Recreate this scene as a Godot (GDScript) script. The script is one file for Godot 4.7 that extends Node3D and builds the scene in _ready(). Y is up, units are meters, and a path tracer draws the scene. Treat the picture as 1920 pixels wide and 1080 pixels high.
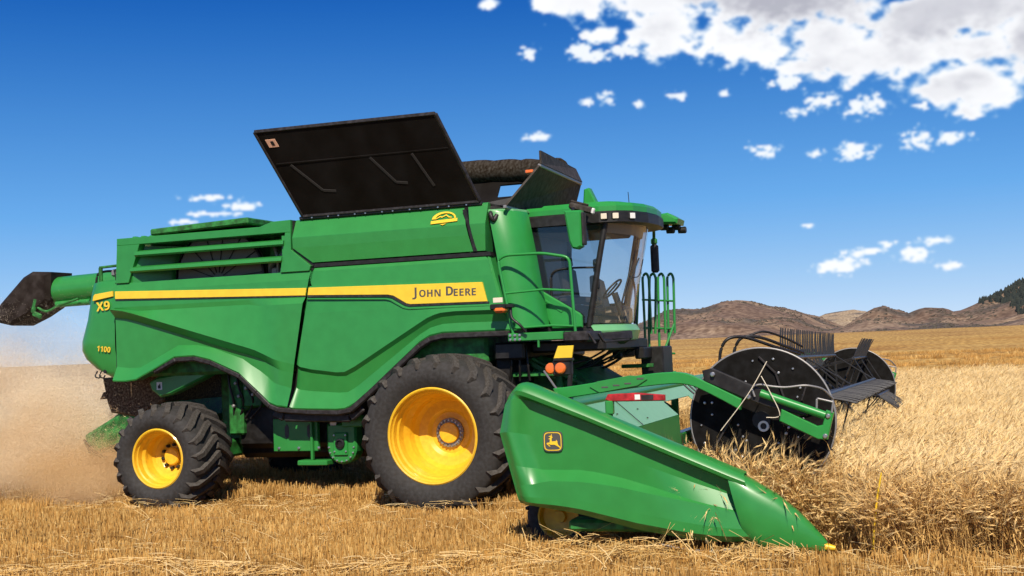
extends Node3D
# A combine harvester cutting ripe barley. x: driving direction, y: up, z: towards the camera. Metres.

var M := {}
var rng := RandomNumberGenerator.new()
var combine: Node3D
var header: Node3D

func _ready() -> void:
	rng.seed = 20240611
	setup_camera()
	setup_sky()
	make_materials()
	print("setup")
	build_terrain()
	build_hills()
	print("terrain")
	build_combine()
	print("combine")
	build_header()
	print("header")
	build_stubble()
	build_crop()
	build_loose_straw()
	build_dust()
	print("done")

# ---------------------------------------------------------------- camera, sky, sun
const CAM := Vector3(6.825, 2.1745, 18.133)
const FW := Vector3(-0.337227, 0.047207, -0.940239)
const ROLL := 0.041177
const FOCAL := 2359.3

func cam_axes() -> Array:
	var r := FW.cross(Vector3.UP).normalized()
	var u := r.cross(FW).normalized()
	return [(r * cos(ROLL) - u * sin(ROLL)).normalized(), (r * sin(ROLL) + u * cos(ROLL)).normalized()]

func setup_camera() -> void:
	var a := cam_axes()
	var cam := Camera3D.new()
	cam.name = "camera"
	cam.transform = Transform3D(Basis(a[0], a[1], -FW), CAM)
	cam.fov = rad_to_deg(2.0 * atan(540.0 / FOCAL))
	cam.near = 0.1
	cam.far = 40000.0
	cam.current = true
	add_child(cam)
	var sun := DirectionalLight3D.new()
	sun.name = "sun"
	sun.light_energy = 1.6
	sun.light_color = Color(1.0, 0.955, 0.88)
	sun.light_angular_distance = 0.5
	sun.shadow_enabled = true
	add_child(sun)
	sun.look_at_from_position(Vector3(0.24, 0.70, 0.68) * 50.0, Vector3.ZERO)

# direction of the sky seen at a point of a 1920 x 1080 picture; used to say where each cloud hangs
func look(px: float, py: float) -> Vector3:
	var a := cam_axes()
	return (a[0] * (px - 960.0) + a[1] * (540.0 - py) + FW * FOCAL).normalized()

func az_el(d: Vector3) -> Vector2:
	return Vector2(atan2(d.x, -d.z), asin(d.y))

var cloud_noise := FastNoiseLite.new()
var cloud_fine := FastNoiseLite.new()
var cloud_tiny := FastNoiseLite.new()
var puffs := []

func sky_color(az: float, el: float) -> Color:
	var e := clampf(sin(el), 0.0, 1.0)
	# blue air, paler towards the horizon
	var c0 := Color(0.80, 0.87, 0.945)
	var c1 := Color(0.40, 0.645, 0.885)
	var c2 := Color(0.115, 0.375, 0.70)
	var c3 := Color(0.06, 0.25, 0.56)
	var c: Color
	if e < 0.11:
		c = c0.lerp(c1, pow(e / 0.11, 0.85))
	elif e < 0.27:
		c = c1.lerp(c2, (e - 0.11) / 0.16)
	else:
		c = c2.lerp(c3, smoothstep(0.20, 1.0, e))
	if el <= 0.0:
		return c0
	var d := cloud_at(az, el)
	var cover := maxf(smoothstep(-0.02, 0.42, d[0]), smoothstep(0.08, 0.60, d[1]) * 0.95)
	if cover < 0.01: return c
	# thick cloud hangs over this part: its grey underside
	var up := cloud_at(az + 0.006, el + 0.022)
	var base := clampf(d[2] + 0.30 * smoothstep(0.25, 1.1, up[0]) * smoothstep(0.2, 0.9, d[0]), 0.0, 1.0)
	var cl := Color(0.975, 0.975, 0.98).lerp(Color(0.70, 0.70, 0.74), base)
	return c.lerp(cl, cover * 0.98)

func cloud_at(az: float, el: float) -> Array:
	var az_n := az * 57.3
	var el_n := el * 57.3
	var p3 := Vector3(cos(az) * cos(el) * 100.0, sin(el) * 160.0, sin(az) * cos(el) * 100.0)
	var n := cloud_noise.get_noise_3dv(p3)
	var f := cloud_fine.get_noise_3dv(p3)
	var ti := cloud_tiny.get_noise_3dv(p3)
	var dens := 0.0
	var soft := 0.0
	var grey := 0.0
	var wx := n * 1.0 + f * 0.35
	var wy := f * 0.35 - n * 0.5
	for p in puffs:
		var dx: float = az_n + wx * p.w - p.az
		if dx > 180.0: dx -= 360.0
		if dx < -180.0: dx += 360.0
		if absf(dx) > p.rx * 1.6: continue
		var dy: float = el_n + wy * p.w - p.el
		if absf(dy) > p.ry * 1.6: continue
		var q: float = 1.0 - sqrt(dx * dx / (p.rx * p.rx) + dy * dy / (p.ry * p.ry))
		if p.w > 0.5:
			q += (n * 0.40 + f * 0.42 + ti * 0.10) * p.n
			dens = maxf(dens, q)
		else:
			q += (n * 0.30 + f * 0.62) * p.n + 0.75 * ti
			soft = maxf(soft, q)
		grey = maxf(grey, p.g * smoothstep(0.20, 0.85, q - f * 0.35))
	return [dens, soft, grey]

func puff(px: float, py: float, rx: float, ry: float, g := 0.0, w := 1.0, n := 1.0) -> void:
	var d := az_el(look(px, py))
	var k := 57.3 / FOCAL
	puffs.append({"az": d.x * 57.3, "el": d.y * 57.3, "rx": rx * k, "ry": ry * k, "g": g, "w": w, "n": n})

func setup_sky() -> void:
	cloud_noise.seed = 11
	cloud_noise.noise_type = FastNoiseLite.TYPE_SIMPLEX_SMOOTH
	cloud_noise.frequency = 0.16
	cloud_noise.fractal_octaves = 3
	cloud_tiny.seed = 19
	cloud_tiny.noise_type = FastNoiseLite.TYPE_SIMPLEX_SMOOTH
	cloud_tiny.frequency = 1.3
	cloud_tiny.fractal_octaves = 3
	cloud_fine.seed = 7
	cloud_fine.noise_type = FastNoiseLite.TYPE_SIMPLEX_SMOOTH
	cloud_fine.frequency = 0.55
	cloud_fine.fractal_octaves = 5
	# the bank of cumulus
	for p in [[1530, -40, 330, 120, 1.0], [1780, 10, 280, 90, 0.6], [1200, 0, 190, 42, 0.15], [1240, 55, 80, 62, 0.1], [1340, 75, 70, 45, 0.0], [1425, 95, 75, 40, 0.0], [1600, 110, 150, 50, 0.15], [1540, 75, 110, 60, 0.2], [1690, 105, 90, 45, 0.1], [1830, 85, 100, 40, 0.1], [1130, 60, 34, 22, 0.0], [1800, 160, 115, 44, 0.25], [1860, 175, 60, 34, 0.1], [1808, 208, 32, 18, 0.0], [1900, 60, 70, 50, 0.1], [2050, 60, 260, 110, 0.7], [2300, 10, 330, 130, 0.7], [1060, 5, 75, 22, 0.0], [905, 5, 34, 16, 0.0]]:
		puff(p[0], p[1], p[2], p[3], p[4], 0.7, 1.0)
	for p in [[1625, 198, 42, 22], [1545, 190, 36, 16], [1498, 207, 20, 11], [1720, 262, 34, 20], [1780, 260, 40, 14], [1610, 283, 34, 17], [1436, 283, 28, 17], [1533, 288, 18, 8], [1730, 198, 18, 11], [1478, 154, 34, 15], [1135, 186, 18, 13], [1100, 190, 18, 8], [1272, 181, 24, 9], [992, 96, 20, 11], [1085, 92, 26, 13], [1170, 96, 40, 14], [1006, 257, 24, 8], [1200, 195, 12, 7], [1356, 175, 14, 6], [1110, 105, 40, 14]]:
		puff(p[0], p[1], p[2] * 1.1, p[3] * 1.15, 0.0, 0.12, 0.8)
	for p in [[1575, 498, 62, 16], [1618, 473, 48, 10], [1712, 476, 44, 18], [1755, 449, 36, 11], [1785, 499, 32, 9], [1660, 456, 26, 8], [1515, 423, 12, 5], [395, 371, 62, 6], [455, 386, 46, 9], [338, 416, 30, 6], [400, 401, 62, 5]]:
		puff(p[0], p[1], p[2] * 0.95, p[3] * 0.95, 0.0, 0.10, 0.7)
	# the same broken cumulus goes on round the rest of the sky
	var r := RandomNumberGenerator.new()
	r.seed = 5
	for i in 46:
		var az := r.randf_range(32.0, 300.0)
		var el := r.randf_range(6.0, 60.0)
		var s := r.randf_range(1.0, 7.0)
		puffs.append({"az": az - 360.0 * float(az > 180.0), "el": el, "rx": s * 1.6, "ry": s * 0.6, "g": 0.4 * float(s > 4.0), "w": 0.7, "n": 1.0})
	var lo := Image.create(512, 256, false, Image.FORMAT_RGB8)
	for y in 256:
		for x in 512:
			var az := (x + 0.5) / 512.0 * TAU
			if az > PI: az -= TAU
			lo.set_pixel(x, y, sky_color(az, (0.5 - (y + 0.5) / 256.0) * PI))
	lo.resize(4096, 2048, Image.INTERPOLATE_CUBIC)
	for y in range(730, 1026):
		for x in range(-560, 110):
			var az := (x + 0.5) / 4096.0 * TAU
			lo.set_pixel(posmod(x, 4096), y, sky_color(az, (0.5 - (y + 0.5) / 2048.0) * PI))
	var sm := PanoramaSkyMaterial.new()
	sm.panorama = ImageTexture.create_from_image(lo)
	sm.energy_multiplier = 1.0
	var sky := Sky.new()
	sky.sky_material = sm
	var env := Environment.new()
	env.background_mode = Environment.BG_SKY
	env.sky = sky
	env.tonemap_mode = Environment.TONE_MAPPER_LINEAR
	env.tonemap_exposure = 1.12
	env.sdfgi_enabled = true
	env.ssao_enabled = true
	env.ssil_enabled = true
	env.volumetric_fog_enabled = true
	env.volumetric_fog_density = 0.0
	var we := WorldEnvironment.new()
	we.name = "world_environment"
	we.environment = env
	add_child(we)

# ---------------------------------------------------------------- materials
func lin(r: float, g: float, b: float) -> Color:
	return Color(r, g, b).linear_to_srgb()

func noise_tex(freq: float, a: Color, b: Color, sd: int, oct := 4, size := 512, normal := false, off := 0.5) -> NoiseTexture2D:
	var n := FastNoiseLite.new()
	n.seed = sd
	n.frequency = freq
	n.fractal_octaves = oct
	var t := NoiseTexture2D.new()
	t.width = size
	t.height = size
	t.seamless = true
	t.noise = n
	if normal:
		t.as_normal_map = true
		t.bump_strength = 4.0
	else:
		var g := Gradient.new()
		g.set_color(0, a)
		g.set_color(1, b)
		g.set_offset(0, off - 0.35)
		g.set_offset(1, off + 0.35)
		t.color_ramp = g
	return t

func mat(called: String, c: Color, rough: float, metal := 0.0, coat := 0.0, tex: Texture2D = null, scale := 1.0) -> StandardMaterial3D:
	var m := StandardMaterial3D.new()
	m.resource_name = called
	m.albedo_color = c
	m.roughness = rough
	m.metallic = metal
	if coat > 0.0:
		m.clearcoat_enabled = true
		m.clearcoat = coat
		m.clearcoat_roughness = 0.15
	if tex:
		m.albedo_texture = tex
		m.uv1_triplanar = true
		m.uv1_world_triplanar = true
		m.uv1_scale = Vector3.ONE * scale
	M[called] = m
	return m

func make_materials() -> void:
	var film := noise_tex(0.02, Color(0.95, 0.95, 0.93), Color(1, 1, 1), 3, 6)
	var dusty := noise_tex(0.02, Color(0.62, 0.55, 0.46), Color(1, 1, 1), 9, 6)
	var grime := noise_tex(0.02, Color(0.5, 0.42, 0.33), Color(1, 1, 1), 21, 6)
	mat("green", lin(0.028, 0.240, 0.047), 0.36, 0.0, 0.2, film, 0.35)
	mat("green_dusty", lin(0.030, 0.25, 0.046), 0.6, 0.0, 0.0, dusty, 0.6)
	mat("green_dust_sheen", lin(0.16, 0.44, 0.19), 0.34, 0.0, 0.3, film, 0.5)  # paler green: dust and reflected sky put into the colour
	mat("green_bright", lin(0.022, 0.260, 0.046), 0.40, 0.0, 0.12, film, 0.4)
	mat("yellow", lin(0.88, 0.58, 0.03), 0.40, 0.0, 0.25, film, 0.5)
	mat("rim_yellow", lin(0.88, 0.54, 0.028), 0.42, 0.0, 0.2, noise_tex(0.03, Color(0.93, 0.89, 0.82), Color(1, 1, 1), 31, 6), 0.8)
	mat("rubber", lin(0.040, 0.038, 0.038), 0.82, 0.0, 0.0, noise_tex(0.03, Color(0.72, 0.68, 0.62), Color(1, 1, 1), 17, 6), 0.9)
	mat("lug_rubber", lin(0.095, 0.088, 0.082), 0.85, 0.0, 0.0, noise_tex(0.05, Color(0.6, 0.55, 0.48), Color(1, 1, 1), 18, 6), 0.9)
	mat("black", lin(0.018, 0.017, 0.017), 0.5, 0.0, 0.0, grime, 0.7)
	mat("trim", lin(0.035, 0.031, 0.034), 0.55, 0.0, 0.0, grime, 0.9)
	mat("dark", lin(0.07, 0.068, 0.066), 0.75)
	mat("lid", lin(0.0125, 0.011, 0.010), 0.6, 0.0, 0.0, noise_tex(0.008, Color(0.75, 0.70, 0.64), Color(1, 1, 1), 41, 6), 0.45)
	mat("spout", lin(0.042, 0.034, 0.030), 0.6, 0.0, 0.0, noise_tex(0.01, Color(0.6, 0.55, 0.5), Color(1, 1, 1), 47, 6), 0.6)
	mat("lid_dust", lin(0.020, 0.017, 0.0145), 0.8)
	mat("lid_worn", lin(0.085, 0.073, 0.064), 0.6, 0.0, 0.0, noise_tex(0.02, Color(0.6, 0.58, 0.55), Color(1, 1, 1), 43, 6), 0.8)
	mat("canvas", lin(0.065, 0.057, 0.048), 0.85, 0.0, 0.0, grime, 1.3)
	mat("disc", lin(0.012, 0.0115, 0.0115), 0.62, 0.0, 0.0, noise_tex(0.02, Color(0.7, 0.66, 0.6), Color(1, 1, 1), 45, 6), 0.7)
	mat("steel", lin(0.5, 0.5, 0.49), 0.35, 0.9)
	mat("steel_dull", lin(0.30, 0.29, 0.28), 0.5, 0.6)
	mat("tine", lin(0.038, 0.038, 0.042), 0.42, 0.2)
	mat("screen", lin(0.30, 0.26, 0.245), 0.7, 0.0, 0.0, noise_tex(0.15, Color(0.55, 0.55, 0.55), Color(1, 1, 1), 51, 3), 2.0)
	mat("red", lin(0.55, 0.025, 0.03), 0.4, 0.0, 0.2, dusty, 0.8)
	mat("amber", lin(0.75, 0.16, 0.025), 0.25, 0.0, 0.4)
	mat("white", lin(0.78, 0.77, 0.74), 0.5)
	mat("cream_lens", lin(0.75, 0.66, 0.5), 0.2, 0.0, 0.6)
	mat("orange_sticker", lin(0.72, 0.40, 0.26), 0.5)
	mat("beige", lin(0.30, 0.235, 0.165), 0.7)
	mat("seat", lin(0.06, 0.052, 0.046), 0.8)
	mat("interior", lin(0.075, 0.062, 0.05), 0.7)
	mat("mirror_face", lin(0.6, 0.62, 0.65), 0.08, 1.0)
	mat("chaff_brown", lin(0.22, 0.15, 0.085), 0.95, 0.0, 0.0, grime, 1.8)
	mat("belt", lin(0.10, 0.085, 0.07), 0.85, 0.0, 0.0, grime, 1.5)
	for k in ["lid_worn", "lid", "canvas", "spout", "disc"]:
		M[k].metallic_specular = 0.22
	var g := StandardMaterial3D.new()
	g.resource_name = "glass"
	g.albedo_color = Color(0.55, 0.62, 0.62, 0.14)
	g.transparency = BaseMaterial3D.TRANSPARENCY_ALPHA
	g.roughness = 0.02
	g.metallic_specular = 0.8
	M["glass"] = g
	var tg := g.duplicate()
	tg.resource_name = "tinted_glass"
	tg.albedo_color = Color(0.16, 0.19, 0.21, 0.45)
	M["tinted_glass"] = tg
	var pl := StandardMaterial3D.new()
	pl.resource_name = "straw"
	pl.albedo_color = Color.WHITE
	pl.vertex_color_use_as_albedo = true
	pl.roughness = 0.75
	pl.backlight_enabled = true
	pl.backlight = Color(0.35, 0.35, 0.35)
	M["straw"] = pl
	# earth with chopped straw: fine and coarse patterns over each other
	var gr := mat("stubble_ground", lin(0.36, 0.20, 0.055), 0.95, 0.0, 0.0, noise_tex(0.05, Color(0.55, 0.46, 0.36), Color(1, 1, 1), 61, 6, 1024), 0.23)
	gr.detail_enabled = true
	gr.detail_blend_mode = BaseMaterial3D.BLEND_MODE_MUL
	gr.detail_albedo = noise_tex(0.004, Color(0.80, 0.74, 0.64), Color(1, 1, 1), 63, 5, 1024)
	gr.detail_uv_layer = BaseMaterial3D.DETAIL_UV_1
	var far := StandardMaterial3D.new()
	far.resource_name = "field_rows"
	far.vertex_color_use_as_albedo = true
	far.roughness = 0.95
	far.albedo_texture = noise_tex(0.03, Color(0.62, 0.56, 0.45), Color(1, 1, 1), 65, 6, 1024)
	far.uv1_triplanar = true
	far.uv1_world_triplanar = true
	far.uv1_scale = Vector3(0.05, 0.05, 0.16)
	M["field_rows"] = far
	var hm := StandardMaterial3D.new()
	hm.resource_name = "dry_hillside"
	hm.vertex_color_use_as_albedo = true
	hm.roughness = 1.0
	hm.albedo_texture = noise_tex(0.02, Color(0.55, 0.5, 0.47), Color(1, 1, 1), 71, 6, 1024)
	hm.uv1_triplanar = true
	hm.uv1_world_triplanar = true
	hm.uv1_scale = Vector3.ONE * 0.008
	M["dry_hillside"] = hm

# ---------------------------------------------------------------- geometry helpers
func begin() -> SurfaceTool:
	var st := SurfaceTool.new()
	st.begin(Mesh.PRIMITIVE_TRIANGLES)
	st.set_smooth_group(-1)
	return st

func V(x: float, y: float, z: float) -> Vector3:
	return Vector3(x, y, z)

func tri(st: SurfaceTool, a: Vector3, b: Vector3, c: Vector3) -> void:
	st.add_vertex(a); st.add_vertex(b); st.add_vertex(c)

func quad(st: SurfaceTool, a: Vector3, b: Vector3, c: Vector3, d: Vector3) -> void:
	tri(st, a, b, c)
	tri(st, a, c, d)

# box with chamfered edges
func cbox(st: SurfaceTool, t: Transform3D, s: Vector3, b := 0.01) -> void:
	var h := s * 0.5
	b = minf(b, minf(h.x, minf(h.y, h.z)) * 0.8)
	st.set_smooth_group(-1)
	var p := {}
	for i in 8:
		var sg := Vector3(1 if i & 1 else -1, 1 if i & 2 else -1, 1 if i & 4 else -1)
		for k in 3:
			var q := Vector3(sg.x * (h.x - b), sg.y * (h.y - b), sg.z * (h.z - b))
			q[k] = sg[k] * h[k]
			p[i * 3 + k] = t * q
	var face := func(k: int, neg: bool):
		var u := (k + 1) % 3
		var v := (k + 2) % 3
		var base := 0 if neg else (1 << k)
		var a: Vector3 = p[base * 3 + k]
		var b2: Vector3 = p[(base | (1 << u)) * 3 + k]
		var c: Vector3 = p[(base | (1 << u) | (1 << v)) * 3 + k]
		var d: Vector3 = p[(base | (1 << v)) * 3 + k]
		if neg: quad(st, a, b2, c, d)
		else: quad(st, d, c, b2, a)
	for k in 3:
		face.call(k, true)
		face.call(k, false)
	for k in 3:
		var u := (k + 1) % 3
		var v := (k + 2) % 3
		for i in 4:
			var base := ((1 << u) if i & 1 else 0) | ((1 << v) if i & 2 else 0)
			var e0 := base
			var e1 := base | (1 << k)
			var flip := (i == 0 or i == 3)
			if flip: quad(st, p[e0 * 3 + u], p[e0 * 3 + v], p[e1 * 3 + v], p[e1 * 3 + u])
			else: quad(st, p[e0 * 3 + v], p[e0 * 3 + u], p[e1 * 3 + u], p[e1 * 3 + v])
	for i in 8:
		var odd := ((i & 1) + ((i >> 1) & 1) + ((i >> 2) & 1)) % 2 == 1
		if odd: tri(st, p[i * 3 + 2], p[i * 3 + 1], p[i * 3])
		else: tri(st, p[i * 3], p[i * 3 + 1], p[i * 3 + 2])

func box(st: SurfaceTool, a: Vector3, b: Vector3, bev := 0.01) -> void:
	cbox(st, Transform3D(Basis(), (a + b) * 0.5), (b - a).abs(), bev)

# bar of rectangular section from a to b
func bar(st: SurfaceTool, a: Vector3, b: Vector3, w: float, h: float, bev := 0.006, up := Vector3.UP) -> void:
	var d := (b - a).normalized()
	if absf(d.dot(up)) > 0.98:
		up = Vector3.RIGHT
	var s := d.cross(up).normalized()
	var n := s.cross(d).normalized()
	cbox(st, Transform3D(Basis(d, n, s), (a + b) * 0.5), Vector3(a.distance_to(b), h, w), bev)

func ring(p: Vector3, d: Vector3, r: float, n: int) -> PackedVector3Array:
	var up := Vector3.UP if absf(d.y) < 0.9 else Vector3.RIGHT
	var s := d.cross(up).normalized()
	var t := s.cross(d).normalized()
	var o := PackedVector3Array()
	for i in n:
		var a := TAU * i / n
		o.append(p + (s * cos(a) + t * sin(a)) * r)
	return o

func tube(st: SurfaceTool, path: Array, r, sides := 8, caps := true) -> void:
	var rings := []
	for i in path.size():
		var d: Vector3
		if i == 0: d = path[1] - path[0]
		elif i == path.size() - 1: d = path[i] - path[i - 1]
		else: d = (path[i + 1] - path[i]).normalized() + (path[i] - path[i - 1]).normalized()
		rings.append(ring(path[i], d.normalized(), r[i] if r is Array else r, sides))
	st.set_smooth_group(1)
	for i in rings.size() - 1:
		for k in sides:
			var k2 := (k + 1) % sides
			quad(st, rings[i][k], rings[i + 1][k], rings[i + 1][k2], rings[i][k2])
	st.set_smooth_group(-1)
	if caps:
		for e in [0, rings.size() - 1]:
			for k in range(1, sides - 1):
				if e == 0: tri(st, rings[e][0], rings[e][k], rings[e][k + 1])
				else: tri(st, rings[e][0], rings[e][k + 1], rings[e][k])

# smooth path through points
func curve(pts: Array, n := 6) -> Array:
	var o := []
	for i in pts.size() - 1:
		var a: Vector3 = pts[maxi(i - 1, 0)]
		var b: Vector3 = pts[i]
		var c: Vector3 = pts[i + 1]
		var d: Vector3 = pts[mini(i + 2, pts.size() - 1)]
		for k in n:
			o.append(b.cubic_interpolate(c, a, d, float(k) / n))
	o.append(pts[-1])
	return o

# rounds the corners of a polyline
func fillet(pts: Array, r: float, n := 4) -> Array:
	var o := [pts[0]]
	for i in range(1, pts.size() - 1):
		var p: Vector3 = pts[i]
		var a: Vector3 = p.move_toward(pts[i - 1], minf(r, p.distance_to(pts[i - 1]) * 0.45))
		var c: Vector3 = p.move_toward(pts[i + 1], minf(r, p.distance_to(pts[i + 1]) * 0.45))
		for k in n + 1:
			var t := float(k) / n
			o.append(a.lerp(p, t).lerp(p.lerp(c, t), t))
	o.append(pts[-1])
	return o

# turned shape round the z axis; profile of Vector2(radius, z); a crease breaks the smoothing
func lathe(st: SurfaceTool, t: Transform3D, prof: Array, seg: int, smooth_all := false) -> void:
	for i in prof.size() - 1:
		st.set_smooth_group(1 if smooth_all else i + 1)
		for k in seg:
			var a := TAU * k / seg
			var b := TAU * (k + 1) / seg
			var p0: Vector2 = prof[i]
			var p1: Vector2 = prof[i + 1]
			var q := [t * V(p0.x * cos(a), p0.x * sin(a), p0.y), t * V(p0.x * cos(b), p0.x * sin(b), p0.y), t * V(p1.x * cos(b), p1.x * sin(b), p1.y), t * V(p1.x * cos(a), p1.x * sin(a), p1.y)]
			if p0.x < 1e-5: tri(st, q[0], q[2], q[3])
			elif p1.x < 1e-5: tri(st, q[0], q[1], q[2])
			else: quad(st, q[0], q[1], q[2], q[3])
	st.set_smooth_group(-1)

# flat outline (x, y) with thickness from z0 up to z1 and a chamfer round its front
func prism(st: SurfaceTool, poly: Array, z0: float, z1: float, bev := 0.008, t := Transform3D()) -> void:
	var pts := PackedVector2Array()
	for p in poly:
		pts.append(Vector2(p[0], p[1]) if p is Array else p)
	if Geometry2D.is_polygon_clockwise(pts):
		pts.reverse()
	var inner := pts
	if bev > 0.0:
		var off := PackedVector2Array()
		var n := pts.size()
		for i in n:
			var a := (pts[i] - pts[(i + n - 1) % n]).normalized()
			var b := (pts[(i + 1) % n] - pts[i]).normalized()
			var na := Vector2(-a.y, a.x)
			var nb := Vector2(-b.y, b.x)
			var m := (na + nb)
			m = m / maxf(0.4, m.length_squared()) * 2.0
			off.append(pts[i] + m * bev)
		inner = off
	st.set_smooth_group(-1)
	var idx := Geometry2D.triangulate_polygon(inner)
	for i in range(0, idx.size(), 3):
		tri(st, t * V(inner[idx[i]].x, inner[idx[i]].y, z1), t * V(inner[idx[i + 2]].x, inner[idx[i + 2]].y, z1), t * V(inner[idx[i + 1]].x, inner[idx[i + 1]].y, z1))
		var jdx := [idx[i], idx[i + 1], idx[i + 2]]
		tri(st, t * V(pts[jdx[0]].x, pts[jdx[0]].y, z0), t * V(pts[jdx[1]].x, pts[jdx[1]].y, z0), t * V(pts[jdx[2]].x, pts[jdx[2]].y, z0))
	var n2 := pts.size()
	for i in n2:
		var j := (i + 1) % n2
		quad(st, t * V(pts[j].x, pts[j].y, z0), t * V(pts[i].x, pts[i].y, z0), t * V(pts[i].x, pts[i].y, z1 - bev), t * V(pts[j].x, pts[j].y, z1 - bev))
		if bev > 0.0:
			quad(st, t * V(pts[j].x, pts[j].y, z1 - bev), t * V(pts[i].x, pts[i].y, z1 - bev), t * V(inner[i].x, inner[i].y, z1), t * V(inner[j].x, inner[j].y, z1))

# net of points g[column][row]; rows are creased against each other unless soft
func net(st: SurfaceTool, g: Array, soft := false) -> void:
	for i in g.size() - 1:
		for j in g[i].size() - 1:
			st.set_smooth_group(1 if soft else j + 1)
			quad(st, g[i][j], g[i][j + 1], g[i + 1][j + 1], g[i + 1][j])
	st.set_smooth_group(-1)

func interp(tab: Array, x: float) -> float:
	if x <= tab[0][0]: return tab[0][1]
	for i in tab.size() - 1:
		if x <= tab[i + 1][0]:
			return lerpf(tab[i][1], tab[i + 1][1], (x - tab[i][0]) / (tab[i + 1][0] - tab[i][0]))
	return tab[-1][1]

func done(st: SurfaceTool) -> ArrayMesh:
	st.generate_normals()
	return st.commit()

func part(called: String, st: SurfaceTool, m: String, parent: Node, label := "") -> MeshInstance3D:
	return piece(called, done(st), m, parent, label)

func piece(called: String, mesh: Mesh, m: String, parent: Node, label := "", t := Transform3D()) -> MeshInstance3D:
	var o := MeshInstance3D.new()
	o.name = called
	o.mesh = mesh
	o.material_override = M[m]
	o.transform = t
	if label: o.set_meta("label", label)
	parent.add_child(o, true)
	return o

func holder(called: String, parent: Node, at := Vector3.ZERO, label := "") -> Node3D:
	var o := Node3D.new()
	o.name = called
	o.position = at
	if label: o.set_meta("label", label)
	parent.add_child(o, true)
	return o

func tag(o: Node, label: String, category: String, kind := "", group := "") -> void:
	if label: o.set_meta("label", label)
	if category: o.set_meta("category", category)
	if kind: o.set_meta("kind", kind)
	if group: o.set_meta("group", group)

func lettering(called: String, text: String, size: float, at: Vector3, m: String, parent: Node, bold := 700, turn := 0.0, stretch := 1.0) -> MeshInstance3D:
	var f := SystemFont.new()
	f.font_names = PackedStringArray(["Droid Sans"])
	f.font_weight = bold
	var t := TextMesh.new()
	t.text = text
	t.font = f
	t.font_size = 64
	t.pixel_size = size / 46.0
	t.depth = 0.006
	t.horizontal_alignment = HORIZONTAL_ALIGNMENT_LEFT
	t.vertical_alignment = VERTICAL_ALIGNMENT_BOTTOM
	return piece(called, t, m, parent, "", Transform3D(Basis(Vector3.BACK, turn) * Basis.from_scale(Vector3(stretch, 1, 1)), at))

# ---------------------------------------------------------------- ground, field, hills
var relief := FastNoiseLite.new()

func ground_y(x: float, z: float) -> float:
	var d := CAM.z - z
	var y := 0.0
	if d > 34.0:
		y += 2.15 * pow(clampf((d - 34.0) / 250.0, 0.0, 1.0), 1.15)
	if d > 290.0:
		y -= 0.02 * (d - 290.0)
	y += relief.get_noise_2d(x * 0.5, z * 0.5) * 0.03 * smoothstep(34.0, 60.0, d)
	# combed swaths of straw left lying along the driving direction
	if d > 40.0 and d < 292.0:
		var row := sin((z + 4.0 * relief.get_noise_2d(x * 0.25, z * 0.1)) * TAU / 11.5)
		y += 0.36 * smoothstep(0.35, 1.0, row) * smoothstep(40.0, 50.0, d)
	return y

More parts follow.
